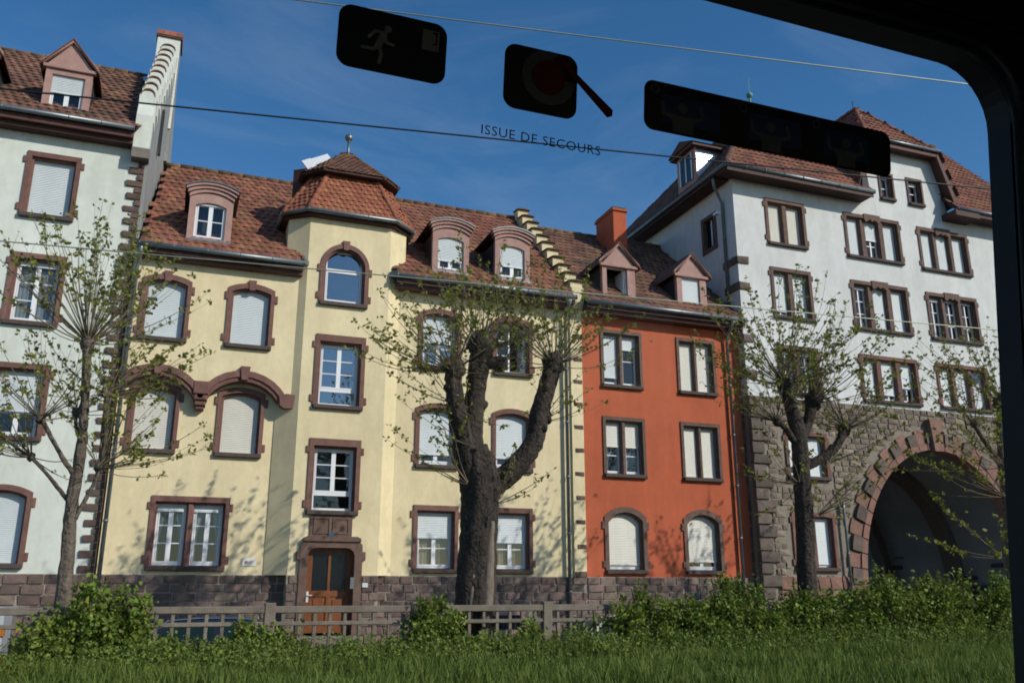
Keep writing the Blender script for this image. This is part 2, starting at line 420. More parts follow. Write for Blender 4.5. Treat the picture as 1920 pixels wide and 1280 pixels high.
def casement(parent, x0, x1, z0, z1, y, leaves=2, rows=3, transom=None, bottom=0.0, fm='white_pvc', gm='pane_glass'):
    """white frame with glazing bars; every pane is an object of its own"""
    fw = 0.055 if x1 - x0 > .7 else .036; b = MB(); panes = []
    b.box(x0, x0 + fw, y, y + .07, z0, z1); b.box(x1 - fw, x1, y, y + .07, z0, z1)
    b.box(x0 + fw, x1 - fw, y, y + .07, z0, z0 + fw); b.box(x0 + fw, x1 - fw, y, y + .07, z1 - fw, z1)
    zb, zt = z0 + fw, z1 - fw
    if bottom > 0:
        b.box(x0 + fw, x1 - fw, y - .004, y + .066, zb + bottom, zb + bottom + .09)
        panes.append((x0 + fw, x1 - fw, zb, zb + bottom)); zb = zb + bottom + .09
    if transom:
        b.box(x0 + fw, x1 - fw, y - .004, y + .066, transom - .04, transom + .04)
        panes.append((x0 + fw, x1 - fw, transom + .04, zt)); zt = transom - .04
    w = (x1 - x0 - 2 * fw) / leaves
    for i in range(leaves):
        a, c = x0 + fw + i * w, x0 + fw + (i + 1) * w
        st = (0.06 if x1 - x0 > .7 else .024) if leaves > 1 else 0.03; se = .03 if x1 - x0 > .7 else .018
        la, lc = a + (st if i > 0 else se), c - (st if i < leaves - 1 else se)
        b.box(a, la, y - .012, y + .05, zb, zt); b.box(lc, c, y - .012, y + .05, zb, zt)
        b.box(la, lc, y - .012, y + .05, zb, zb + .05); b.box(la, lc, y - .012, y + .05, zt - .04, zt)
        za, zc = zb + .05, zt - .04
        for r_ in range(rows):
            p0, p1 = za + (zc - za) * r_ / rows, za + (zc - za) * (r_ + 1) / rows
            if r_: b.box(la, lc, y - .006, y + .03, p0 - .013, p0 + .013)
            panes.append((la, lc, p0 + (.013 if r_ else 0), p1 - (.013 if r_ < rows - 1 else 0)))
    b.build('window_frame', fm, parent)
    for (a, c, d, e) in panes:
        q = MB().add([(a, y + .02, d), (c, y + .02, d), (c, y + .02, e), (a, y + .02, e)], [(0, 1, 2, 3)])
        q.build('pane', gm, parent)

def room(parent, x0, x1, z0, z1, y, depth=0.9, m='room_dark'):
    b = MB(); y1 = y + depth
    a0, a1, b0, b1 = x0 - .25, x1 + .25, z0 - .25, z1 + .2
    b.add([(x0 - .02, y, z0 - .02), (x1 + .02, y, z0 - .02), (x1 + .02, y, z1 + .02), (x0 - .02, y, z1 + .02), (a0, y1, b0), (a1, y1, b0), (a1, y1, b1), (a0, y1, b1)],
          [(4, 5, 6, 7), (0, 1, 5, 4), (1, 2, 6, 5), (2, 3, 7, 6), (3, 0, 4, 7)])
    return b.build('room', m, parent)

def curtain(parent, x0, x1, z0, z1, y, m='curtain', amp=0.02, gather=0):
    b = MB(); n = max(8, int((x1 - x0) / .03)); k = 0; rows_ = 6
    for r_ in range(rows_ + 1):
        t = r_ / rows_; z = z1 + (z0 - z1) * t
        for i in range(n + 1):
            s = i / n
            if gather: xx = (x0 + (x1 - x0) * s * (1 - .65 * math.sin(min(1, t * 1.15) * math.pi * .62))) if gather > 0 else (x1 - (x1 - x0) * s * (1 - .65 * math.sin(min(1, t * 1.15) * math.pi * .62)))
            else: xx = x0 + (x1 - x0) * s
            b.v.append((xx, y + amp * math.sin(i * 1.9 + .4 * math.sin(t * 5)), z))
    for r_ in range(rows_):
        for i in range(n):
            a = r_ * (n + 1) + i
            b.f.append((a, a + 1, a + n + 2, a + n + 1))
    return b.build('curtain', m, parent, smooth=True)

def window(H, Yf, lights, z0, z1, rise=0.0, sw=0.17, tw=0.19, stone='red_sandstone', sh=(1.0,), leaves=2, rows=3, ears=True, key=False, proud=0.045,
           sill=True, shm='shutter_white', bottom=0.0, transom=None, cur=None, mull=0.0, ogee=False, opened=False, roomdepth=0.9, label=None, blue=False, n=12, gm='pane_glass'):
    """stone surround (the part) with shutter, frame, panes, sill, curtain as sub-parts; returns the hole loop for the wall"""
    xa, xb = lights[0][0], lights[-1][1]
    zs = z1 - rise
    I = arch_loop(xa, xb, z0, zs, z1, n)
    rd = rise > .8 * (xb - xa) / 2
    M_ = arch_loop(xa - .05, xb + .05, z0 - .01, zs + (0 if rd else .05), z1 + .05, n)
    O = arch_loop(xa - sw, xb + sw, z0 - .10, zs + (0 if rd else tw * (.85 if rise else 1)), z1 + tw, n)
    b = MB()
    ring(b, M_, O, Yf - proud); sleeve(b, O, Yf - proud, Yf + .03); sleeve(b, M_[::-1], Yf - proud, Yf + .05)
    ring(b, I, M_, Yf + .05); sleeve(b, I[::-1], Yf + .05, Yf + .34)
    if ears:
        hz = 0.20
        for (ex0, ex1) in ((xa - sw - .085, xa - sw + .002), (xb + sw - .002, xb + sw + .085)):
            b.bevbox(ex0, ex1, Yf - proud + .004, Yf + .02, z0 + .06, z0 + .06 + hz, .008)
            b.bevbox(ex0, ex1, Yf - proud + .004, Yf + .02, zs - .16 - (.04 if rise else 0), zs + .03, .008)
    o = b.build('window', stone, H)
    if label: o['label'] = label
    if key:
        cx = (xa + xb) / 2
        k = MB().prism_y([(cx - .075, z1 - .005), (cx + .075, z1 - .005), (cx + .11, z1 + tw + .09), (cx - .11, z1 + tw + .09)], Yf - proud - .03, Yf + .02)
        k.build('keystone', stone, o)
    if ogee:
        c0, c1 = lights[1]
        pts = []
        for i in range(13):
            t = i / 12; x = c0 - .02 + (c1 - c0 + .04) * t
            pts.append((x, z1 - .045 - .05 * math.cos(t * 4 * math.pi) + (.06 if .3 < t < .7 else 0)))
        k = MB().prism_y([(c0 - .09, z1 + tw + .06), (c0 - .09, z1 - .02)] + pts + [(c1 + .09, z1 - .02), (c1 + .09, z1 + tw + .06)], Yf - proud - .028, Yf + .08)
        k.build('shaped_lintel', stone, o)
    if sill:
        s = MB().bevbox(xa - sw * .9, xb + sw * .9, Yf - proud - .075, Yf + .2, z0 - .13, z0 - .012, .015)
        s.build('sill', 'sill_stone', o)
    for i in range(len(lights) - 1):
        m0, m1 = lights[i][1], lights[i + 1][0]
        q = MB().prism_z([(m0, Yf + .30), (m0, Yf + .10), (m0 + .05, Yf + .02), (m1 - .05, Yf + .02), (m1, Yf + .10), (m1, Yf + .30)], z0 - .008, z1 + .004)
        q.build('mullion', stone, o)
    for i, (x0, x1) in enumerate(lights):
        f = sh[i % len(sh)]
        zsh = z1 - f * (z1 - z0)
        if f < .985:
            yy = Yf + .20
            if opened:
                w = x1 - x0
                casement(o, x0, x0 + w * .47, z0 + .02, z1, yy, 1, rows)
                q = MB()
                q.box(x0 + w * .47, x1, yy, yy + .07, z0 + .02, z0 + .075); q.box(x1 - .05, x1, yy, yy + .07, z0 + .075, z1)
                q.box(x1 - .09, x1 - .05, yy + .07, yy + .5, z0 + .08, z1 - .05)
                q.build('open_leaf', 'white_pvc', o)
            else:
                casement(o, x0, x1, z0 + .02, max(z1, zsh), yy, leaves, rows, transom, bottom, gm=gm)
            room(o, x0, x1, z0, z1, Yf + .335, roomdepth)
            if cur:
                if cur == 'lace': curtain(o, x0 + .03, x1 - .03, z0 + .1, z1 - .05, Yf + .31)
                elif cur == 'tied':
                    h = (x0 + x1) / 2
                    curtain(o, x0 + .02, x0 + (x1 - x0) * .8, z0 + .05, zsh, Yf + .31, gather=1)
                elif cur == 'tiedr': curtain(o, x0 + (x1 - x0) * .2, x1 - .02, z0 + .05, zsh, Yf + .31, gather=-1)
                elif cur == 'pair':
                    h = (x1 - x0)
                    curtain(o, x0 + .02, x0 + h * .42, z0 + .05, z1 - .03, Yf + .31, gather=1); curtain(o, x1 - h * .42, x1 - .02, z0 + .05, z1 - .03, Yf + .31, gather=-1)
                elif cur == 'cream':
                    h = (x1 - x0)
                    curtain(o, x0 + .03, x0 + h * .40, z0 + .05, z1 - .03, Yf + .31, 'curtain_cream'); curtain(o, x1 - h * .40, x1 - .03, z0 + .05, z1 - .03, Yf + .31, 'curtain_cream')
        if f > .02:
            s = shutter(o, x0 + .005, x1 - .005, max(zsh, z0 + .045), z1 + .02, Yf + .15, shm)
            if blue and i == len(lights) - 1:
                MB().box(x0 + .04, x1 - .03, Yf + .12, Yf + .145, z1 - .38, z1 - .1).build('blue_awning', 'blue_blind', o)
    return arch_loop(xa - .07, xb + .07, z0 - .04, zs + (0 if rd else .06), z1 + .07, n)

# ------------------------------------------------------------------ stones, tiles
def stone_templates(name, m, k=4, rough=.06):
    out = []
    for i in range(k):
        q = rnd
        b = .06
        vs = [(b, 0, b), (1 - b, 0, b), (1 - b, 0, 1 - b), (b, 0, 1 - b), (.5, -.10, .5)]
        vs = [(x + q.uniform(-rough, rough) * .6, y + q.uniform(-.15, .1), z + q.uniform(-rough, rough) * .6) for x, y, z in vs]
        vs += [(0 + q.uniform(0, .04), .5, 0 + q.uniform(0, .05)), (1 - q.uniform(0, .04), .5, 0 + q.uniform(0, .05)), (1 - q.uniform(0, .04), .5, 1 - q.uniform(0, .05)), (q.uniform(0, .04), .5, 1 - q.uniform(0, .05))]
        vs += [(0, 1, 0), (1, 1, 0), (1, 1, 1), (0, 1, 1)]
        fs = [(0, 1, 4), (1, 2, 4), (2, 3, 4), (3, 0, 4)]
        for a in range(4):
            c = (a + 1) % 4
            fs += [(5 + a, 5 + c, c, a), (9 + a, 9 + c, 5 + c, 5 + a)]
        out.append(MB().add(vs, fs).mesh(name, m))
    return out
TPL = {}
def stone(name, m, x0, x1, yf, yb, z0, z1, parent):
    """one block, its rough face at depth yf"""
    if m not in TPL: TPL[m] = stone_templates('stone_block', m)
    o = bpy.data.objects.new(name, rnd.choice(TPL[m])); link(o); adopt(o, parent)
    o.location = (x0, yf, z0); o.scale = (x1 - x0, yb - yf, z1 - z0)
    return o
def courses(x0, x1, z0, z1, rh, mw, r, jitter=.25):
    out = []; z = z0; row = 0
    nrow = max(1, round((z1 - z0) / rh)); h = (z1 - z0) / nrow
    for k in range(nrow):
        x = x0 - r.uniform(0, mw * .6)
        while x < x1:
            w = mw * r.uniform(1 - jitter, 1 + jitter * 1.3)
            a, c = max(x, x0), min(x + w, x1)
            if c - a > .09: out.append((a, c, z0 + k * h, z0 + (k + 1) * h))
            x += w
    return out
def masonry(H, name, m, cells, yf, skip, gap=.013, depth=.12, out=(.015, .045), limit=300, key=None):
    cells = [c for c in cells if not skip((c[0] + c[1]) / 2, (c[2] + c[3]) / 2, c)]
    if key: cells.sort(key=key)
    rest = MB()
    for i, (a, c, d, e) in enumerate(cells):
        pr = rnd.uniform(*out)
        if i < limit: stone(name, m, a + gap / 2, c - gap / 2, yf - pr, yf + depth, d + gap / 2, e - gap / 2, H)
        else: rest.bevbox(a + gap / 2, c - gap / 2, yf - pr, yf + depth, d + gap / 2, e - gap / 2, .018)
    if rest.v: rest.build(name + 'work', m, H, kind='stuff')

def tile_shape(w, l, lift=.028):
    us = [0, .22, .5, .78, 1.0]; hs = [0.0, .007, .024, .007, 0.0]
    v = []; 
    for j, (vv, dn) in enumerate(((-.03, lift), (l, .0))):
        for u_, h in zip(us, hs): v.append((u_ * w, vv, h + dn))
    for u_, h in zip(us, hs): v.append((u_ * w, -.03, h + lift - .022))
    f = [(i, i + 1, i + 6, i + 5) for i in range(4)] + [(10 + i, 11 + i, i + 1, i) for i in range(4)]
    return v, f
def inside(p, poly):
    x, y = p; c = False; n = len(poly)
    for i in range(n):
        x1, y1 = poly[i]; x2, y2 = poly[(i + 1) % n]
        if (y1 > y) != (y2 > y) and x < (x2 - x1) * (y - y1) / (y2 - y1) + x1: c = not c
    return c
def roof(H, pts, m, tw=.24, tl=.37, limit=300, deck=True, skip=None, name='roof', extra=.0, deckmat='slate_dark'):
    """planar roof polygon, pts[0]->pts[1] is the eave; a deck plus real tiles"""
    P = [Vector(p) for p in pts]
    u = (P[1] - P[0]).normalized()
    nrm = (P[1] - P[0]).cross(P[-1] - P[0]).normalized()
    v = nrm.cross(u).normalized()
    if nrm.z < 0: nrm = -nrm
    o = P[0]
    poly = [((p - o).dot(u), (p - o).dot(v)) for p in P]
    L_ = max(p[1] for p in poly); U0 = min(p[0] for p in poly); U1 = max(p[0] for p in poly)
    b = MB(); b.add([tuple(p - nrm * .03) for p in P] + [tuple(p - nrm * .12) for p in P], [tuple(range(len(P))), tuple(range(2 * len(P) - 1, len(P) - 1, -1))] + [(i, i + len(P), (i + 1) % len(P) + len(P), (i + 1) % len(P)) for i in range(len(P))])
    ro = b.build(name, deckmat, H)
    sv, sf = tile_shape(tw * 1.0, tl + .05)
    key = (m, round(tw, 3), round(tl, 3))
    if key not in TPL: TPL[key] = MB().add(sv, sf).mesh('roof_tile', m)
    rest = MB(); cnt = 0
    nr = int(math.ceil(L_ / tl))
    Mx = Matrix((u, v, nrm)).transposed()
    for r_ in range(nr):
        vv = r_ * tl
        off = U0 + (tw * .5 if r_ % 2 else 0) - tw
        k = 0
        while off < U1 + tw:
            c = (off + tw / 2, vv + tl * .5)
            if inside(c, poly) and not (skip and skip(o + u * c[0] + v * c[1])):
                w_ = o + u * (off + rnd.uniform(-.006, .006)) + v * (vv + rnd.uniform(-.012, .012)) + nrm * rnd.uniform(-.004, .006)
                if cnt < limit:
                    t = bpy.data.objects.new('roof_tile', TPL[key]); link(t); t.parent = ro
                    t.matrix_local = Matrix.Translation(w_) @ Mx.to_4x4()
                else:
                    rest.add([tuple(w_ + u * a[0] + v * a[1] + nrm * a[2]) for a in sv], sf)
                cnt += 1
            off += tw
    if rest.v: rest.build('roof_tiles', m, ro, kind='stuff')
    return ro
def ridge_tiles(parent, a, b, m='ridge_tile_mossy', r=.12, seg=.42, name='ridge_tile'):
    a, b = Vector(a), Vector(b); n = max(1, round((b - a).length / seg)); d = (b - a) / n
    L = d.length
    q = MB(); q.tube([(0, 0, 0), (L * .8, 0, 0), (L * 1.08, 0, 0)], [r * .92, r, r * 1.12], 10)
    me = q.mesh('ridge_tile', m, True)
    rot = d.normalized().to_track_quat('X', 'Z').to_matrix().to_4x4()
    for i in range(n):
        o = bpy.data.objects.new(name, me); link(o); o.parent = parent
        base = Matrix.Identity(4)
        if parent.type == 'EMPTY': o.matrix_parent_inverse = Matrix.Translation(-Vector(parent.location))
        o.matrix_local = Matrix.Translation(a + d * i + Vector((0, 0, -.05 + rnd.uniform(-.01, .01)))) @ rot if parent.type != 'EMPTY' else Matrix.Translation(Vector((0, 0, 0)))
        if parent.type == 'EMPTY':
            o.matrix_basis = Matrix.Translation(a + d * i + Vector((0, 0, -.05))) @ rot
def gutter(H, pts, r=.075, m='zinc'):
    b = MB(); pts = [Vector(p) for p in pts]
    b.tube(pts, r, 10)
    for i in range(len(pts) - 1):
        d = pts[i + 1] - pts[i]; k = max(1, int(d.length / .8))
        for j in range(k + 1):
            p = pts[i] + d * j / k
            b.tube([p - d.normalized() * .012, p + d.normalized() * .012], r * 1.12, 10)
    return b.build('gutter', m, H, smooth=True)
def downpipe(H, pts, r=.055, m='zinc', top=True):
    b = MB(); pts = [Vector(p) for p in pts]
    b.tube(pts, r, 10)
    p0, p1 = pts[-2], pts[-1]
    k = int(abs(p0.z - p1.z) / 1.9)
    for j in range(1, k + 1):
        p = p0 + (p1 - p0) * j / (k + 1)
        b.tube([p - Vector((0, 0, .035)), p + Vector((0, 0, .035))], r * 1.25, 10)
    return b.build('downpipe', m, H, smooth=True)

# ================================================================== SETTING
def sheet(name, m, x0, x1, y0, y1, z, nx=1, ny=1):
    b = MB()
    b.add([(x0, y0, z), (x1, y0, z), (x1, y1, z), (x0, y1, z)], [(0, 1, 2, 3)])
    return tag(b.build(name, m), kind='structure')
sheet('street', 'asphalt', -900, 900, -900, 900, -.30)
pv = MB(); pv.bevbox(-40, 60, 23.05, 27.5, -.6, -.12, .02); tag(pv.build('pavement', 'paving'), kind='structure')
# grass verge between the track and the fence, a low bank
vb = MB(); nx = 60
prof = [(9.0, -.45), (9.6, .12), (11.5, .30), (14.5, .34), (17.4, .30), (18.1, .22), (18.3, -.45)]
for i in range(nx + 1):
    x = -30 + 80 * i / nx
    for (y, z) in prof: vb.v.append((x, y, z + (.05 * math.sin(x * 1.3 + y) if z > 0 else 0)))
for i in range(nx):
    for j in range(len(prof) - 1):
        a = i * len(prof) + j
        vb.f.append((a, a + len(prof), a + len(prof) + 1, a + 1))
tag(vb.build('verge', 'soil', smooth=True), kind='structure')
def verge_z(y):
    for (a, b) in zip(prof, prof[1:]):
        if a[0] <= y <= b[0]: return a[1] + (b[1] - a[1]) * (y - a[0]) / (b[0] - a[0])
    return 0

#@@HOUSES
def dormer(H, Yf, x0, x1, z0, z1, op, kind, slope, sh=0.0, leaves=2, rows=2, oprise=0.0, apex=None, over=.12, opened=False, roofmat='roof_tile', cheek='slate_dark', stone_='pink_sandstone', bottom=0):
    """dormer part: stone face with its window, cheeks, cornice or pediment and little roof as sub-parts"""
    ox0, ox1, oz0, oz1 = op
    if kind == 'seg':
        outer = arch_loop(x0, x1, z0, z1 - .02, z1 + .16, 12)
    else:
        outer = rect_loop(x0, x1, z0, z1)
    hole = arch_loop(ox0, ox1, oz0, oz1 - oprise, oz1, 10)
    b = wall_mesh(outer, [hole], Yf, Yf + .16)
    d = b.build('dormer', stone_, H)
    # cheeks
    ln = (z1 - z0) / slope + .5
    c = MB()
    for a in (x0 + .012, x1 - .112):
        c.prism_x([(Yf + .14, z0 - .1), (Yf + .14, z1 - .02), (Yf + ln + .4, z1 - .02)], a, a + .1)
    c.build('cheek', cheek, d)
    cx = (x0 + x1) / 2
    if kind == 'seg':
        for k, (oo, pr, dz, th) in enumerate(((.02, .05, .10, .10), (.07, .10, .19, .085), (.12, .15, .265, .07))):
            lo = arch_loop(x0 - oo, x1 + oo, z1 - .02 + dz - th, z1 - .02 + dz - th, z1 + .18 + dz - th, 14)[1:-1]
            hi = arch_loop(x0 - oo, x1 + oo, z1 - .02 + dz, z1 - .02 + dz, z1 + .18 + dz, 14)[1:-1]
            MB().prism_y(lo + hi[::-1], Yf - pr, Yf + .1).build('cornice', stone_, d)
        lo = arch_loop(x0 - .15, x1 + .15, z1 + .25, z1 + .25, z1 + .45, 14)[1:-1]
        hi = [(x, z + .03) for x, z in lo]
        MB().prism_y(lo + hi[::-1], Yf - .18, Yf + ln + .5).build('dormer_roof', 'zinc', d)
    else:
        e0, e1 = x0 - over, x1 + over
        az = apex
        # tympanum, horizontal and raking cornice
        MB().prism_y([(x0 - .03, z1 + .002), (x1 + .03, z1 + .002), (cx, az - .1)], Yf - .015, Yf + .12).build('tympanum', stone_, d)
        MB().bevbox(e0 + .03, e1 - .03, Yf - .075, Yf + .05, z1 - .07, z1 + .04, .015).build('cornice', stone_, d)
        t = .10
        for sgn in (-1, 1):
            ex = e0 if sgn < 0 else e1
            poly = [(ex, z1 + .0), (cx, az - t), (cx, az), (ex + sgn * .02, z1 + t * .95)]
            if sgn > 0: poly = poly[::-1]
            MB().prism_y(poly, Yf - .10, Yf + .02).build('raking_cornice', stone_, d)
        rl = (az - z0) / slope + .4
        for sgn in (-1, 1):
            ex = (e0 - .05) if sgn < 0 else (e1 + .05)
            pts = [(cx, Yf - .13, az + .03), (cx, Yf + rl, az + .03), (ex, Yf + rl, z1 - .01), (ex, Yf - .13, z1 - .01)]
            pts2 = [(x, y, z - .05) for x, y, z in pts]
            MB().add(pts + pts2, [(0, 1, 2, 3), (7, 6, 5, 4), (0, 3, 7, 4), (3, 2, 6, 7), (2, 1, 5, 6)]).build('dormer_roof', roofmat, d)
    zsh = oz1 - sh * (oz1 - oz0)
    if sh < .985:
        if opened:
            w = ox1 - ox0
            q = MB(); y = Yf + .10
            q.box(ox0, ox0 + .04, y, y + .05, oz0, oz1); q.box(ox1 - .05, ox1, y, y + .05, oz0, oz1); q.box(ox0 + .04, ox1 - .05, y, y + .05, oz0, oz0 + .05); q.box(ox0 + .04, ox1 - .05, y, y + .05, oz1 - .04, oz1)
            q.box(ox1 - .10, ox1 - .055, y + .05, y + .6, oz0 + .05, oz1 - .05)
            q.build('window_frame', 'white_pvc', d)
        else: casement(d, ox0, ox1, oz0, oz1, Yf + .09, leaves, rows, bottom=bottom)
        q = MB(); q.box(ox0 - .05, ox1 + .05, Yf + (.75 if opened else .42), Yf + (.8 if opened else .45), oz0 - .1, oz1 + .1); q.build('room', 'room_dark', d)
    if sh > .02: shutter(d, ox0 + .004, ox1 - .004, max(zsh, oz0 + .04), oz1 + .02, Yf + .06, 'shutter_white')
    MB().bevbox(x0 - .03, x1 + .03, Yf - .08, Yf + .06, z0 - .06, z0 + .06, .012).build('dormer_sill', 'zinc', d)
    return d

def gable_caps(H, X0, X1, prof, n, m, capm, cw=.06, sh=.34):
    """crow steps along a gable: blocks with a tile on each; prof = (y0,z0)->(y1,z1)"""
    (ya, za), (yb, zb) = prof
    dy, dz = (yb - ya) / n, (zb - za) / n
    for i in range(n):
        y0, z0 = ya + dy * i, za + dz * i
        b = MB(); b.prism_x([(y0, z0 - .50), (y0 + dy + .03, z0 - .40), (y0 + dy + .03, z0 + sh + .06), (y0, z0 + sh)], X0, X1)
        o = b.build('crow_step', m, H)
        hh = (X1 - X0) / 2; c = (X0 + X1) / 2
        lo = [(c + (hh + cw) * math.cos(t), .055 * math.sin(t)) for t in [math.pi * k / 8 for k in range(9)]]
        t = MB(); L = 9
        for (yy, zz) in ((y0 - .09, z0 + sh + .012), (y0 + dy * 1.02, z0 + sh + .085)):
            for (xx, h) in lo: t.v.append((xx, yy, zz + h))
            for (xx, h) in lo: t.v.append((xx, yy, zz + h * .3 - .012))
        for k in range(L - 1):
            t.f += [(k, k + 1, 2 * L + k + 1, 2 * L + k), (L + k + 1, L + k, 3 * L + k, 3 * L + k + 1), (k + 1, k, L + k, L + k + 1)]
        t.build('coping_tile', capm, o)

# ================================================================== WHITE HOUSE AT THE LEFT
WH = empty('white_house', (-5.0, 25.0, 0.0), 'white rendered house at the left edge with stepped white gable wall and brown corner stones', 'house')
def white_house():
    Y = 25.0; H = WH; holes = []
    for cx, st in ((-3.97, 0), (-6.40, 1)):
        x0, x1 = cx - .5, cx + .5
        holes.append(window(H, Y, [(x0, x1)], 11.46, 13.08, stone='red_sandstone', sh=(1,), ears=True))
        holes.append(window(H, Y, [(x0, x1)], 8.46, 10.14, stone='red_sandstone', sh=(.06,), cur='lace'))
        holes.append(window(H, Y, [(x0, x1)], 5.45, 7.14, stone='red_sandstone', sh=(.60,), rows=3))
        holes.append(window(H, Y, [(x0, x1)], 2.34, 4.05, rise=.15, stone='red_sandstone', sh=(1,)))
    wall_mesh(rect_loop(-8.6, -1.72, 2.10, 14.35), holes, Y, Y + .33).build('wall', 'plaster_white', H)
    # plinth
    sb = MB().box(-8.6, -1.74, 24.985, 25.4, -.3, 2.10).build('plinth', 'mortar', H)
    masonry(sb, 'stone', 'socle_stone', courses(-8.6, -1.76, -.12, 2.10, .245, .46, random.Random(3)), 24.985, lambda x, z, c: x < -5.6, depth=.06)
    # corner stones, long and short in turn
    z = 2.12; k = 0
    while z < 13.4:
        h = rnd.uniform(.17, .205)
        w = rnd.uniform(.36, .45) if k % 2 == 0 else rnd.uniform(.13, .19)
        stone('quoin', 'dark_quoin', -1.70 - w, -1.695, 24.955 - rnd.uniform(0, .015), 25.06, z + .004, z + h - .004, H)
        z += h; k += 1
    # eave
    MB().box(-8.6, -2.05, 24.52, 25.05, 13.93, 14.09).build('eave_board', 'fascia_brown', H)
    MB().box(-8.6, -2.05, 24.66, 25.02, 13.80, 13.925).build('eave_moulding', 'eave_wood', H)
    gutter(H, [(-8.6, 24.42, 14.17), (-2.05, 24.42, 14.17)])
    sl = (19.08 - 14.23) / (30 - 24.45)
    rf = roof(H, [(-8.6, 24.45, 14.23), (-2.0, 24.45, 14.23), (-2.0, 30, 19.08), (-8.6, 30, 19.08)], 'roof_tile_old')
    ridge_tiles(rf, (-8.6, 30, 19.12), (-2.1, 30, 19.12))
    MB().add([(-8.6, 30, 19.05), (-2.0, 30, 19.05), (-2.0, 35.6, 14.2), (-8.6, 35.6, 14.2)], [(0, 1, 2, 3)]).build('rear_roof', 'roof_tile_old', H)
    for cx in (-3.94, -6.36):
        dormer(H, 25.02, cx - .60, cx + .60, 14.62, 15.98, (cx - .42, cx + .42, 14.72, 15.75), 'tri', sl, sh=.50, rows=1, apex=16.90, roofmat='roof_tile_old')
    # party gable wall rising above the roofs
    b = MB()
    prof = [(25.02, 10.0), (25.02, 13.55), (24.66, 13.62), (24.66, 14.75), (24.90, 15.15), (30.0, 20.25), (35.2, 15.2), (35.6, 10.5)]
    n = len(prof); f0, f1 = -2.04, -1.62
    def skew(y): return .05 * (y - 24.86)
    b.add([(f0 + skew(y) * .0, y, z) for y, z in prof] + [(f1 + skew(min(y, 30.4)), y, z) for y, z in prof],
          [tuple(range(n - 1, -1, -1)), tuple(range(n, 2 * n))] + [(i, (i + 1) % n, (i + 1) % n + n, i + n) for i in range(n)])
    g = b.build('gable_wall', 'cement_render', H)
    MB().prism_x([(24.655, 13.66), (24.655, 14.76), (24.89, 15.17), (25.2, 15.40), (25.2, 13.66)], -2.05, -1.615).build('kneeler', 'plaster_white', g)
    MB().box(-2.06, -1.60, 24.645, 25.0, 13.42, 13.72).build('kneeler_stone', 'step_stone', g)
    ya, za, yb, zb = 24.95, 15.10, 29.5, 19.75; N = 9
    for i in range(N):
        y0 = ya + (yb - ya) * i / N; z0 = za + (zb - za) * i / N; dy = (yb - ya) / N; dz = (zb - za) / N
        xl = -2.06 + .02 * (y0 - 24.9); xr = -1.60 + .05 * (y0 - 24.9)
        c = (xl + xr) / 2; hw = (xr - xl) / 2
        q = MB(); pts = [(c + hw * math.cos(t), dz * 1.0 + .16 * math.sin(t)) for t in [math.pi * k / 8 for k in range(9)]]
        q.prism_y([(xl, z0 - .4), (xr, z0 - .4)] + [(x, z0 + h - dz * .15) for x, h in pts], y0, y0 + dy * 1.3)
        s_ = q.build('crow_step', 'plaster_white', g)
        t = MB(); lo = [(c + (hw * .82) * math.cos(a), z0 + dz * .86 + .19 * math.sin(a)) for a in [math.pi * k / 8 for k in range(9)]]
        hi = [(c + (hw * .82) * math.cos(a), z0 + dz * .86 + .19 * math.sin(a) + .045) for a in [math.pi * k / 8 for k in range(8, -1, -1)]]
        t.prism_y(lo + hi, y0 - .03, y0 + dy)
        t.build('coping_tile', 'roof_tile_old', s_)
    p = MB().box(-2.095, -1.345, 29.60, 30.5, 15.8, 20.50).build('gable_pier', 'cement_render', H)
    MB().box(-2.10, -1.35, 29.54, 29.598, 17.0, 20.499).build('pier_front', 'plaster_white', p)
    MB().box(-2.15, -1.29, 29.48, 30.56, 20.50, 20.56).build('pier_cornice', 'sill_stone', p)
    for i in range(4):
        MB().prism_x([(29.46, 20.565), (30.56, 20.565), (30.2, 20.98), (29.84, 20.98)], -2.14 + i * .215, -2.14 + (i + 1) * .215 - .012).build('pier_tile', 'roof_tile_new', p)
    # small slit in the gable and a metal flashing where roof meets wall
    MB().box(-1.52, -1.44, 27.0, 27.14, 14.75, 16.3).build('slit_window', 'slate_dark', g)
    MB().add([(-2.30, 28.7, 18.15), (-2.04, 28.7, 18.3), (-2.04, 29.5, 18.95), (-2.42, 29.5, 18.75)], [(0, 1, 2, 3)]).build('flashing', 'zinc_bright', g)
    # side and rear walls
    MB().box(-8.6, -1.75, 35.2, 35.5, -.3, 14.3).build('rear_wall', 'plaster_white', H)
    MB().box(-8.9, -8.61, 25.0, 35.5, -.3, 14.3).build('side_wall', 'plaster_white', H)
white_house()

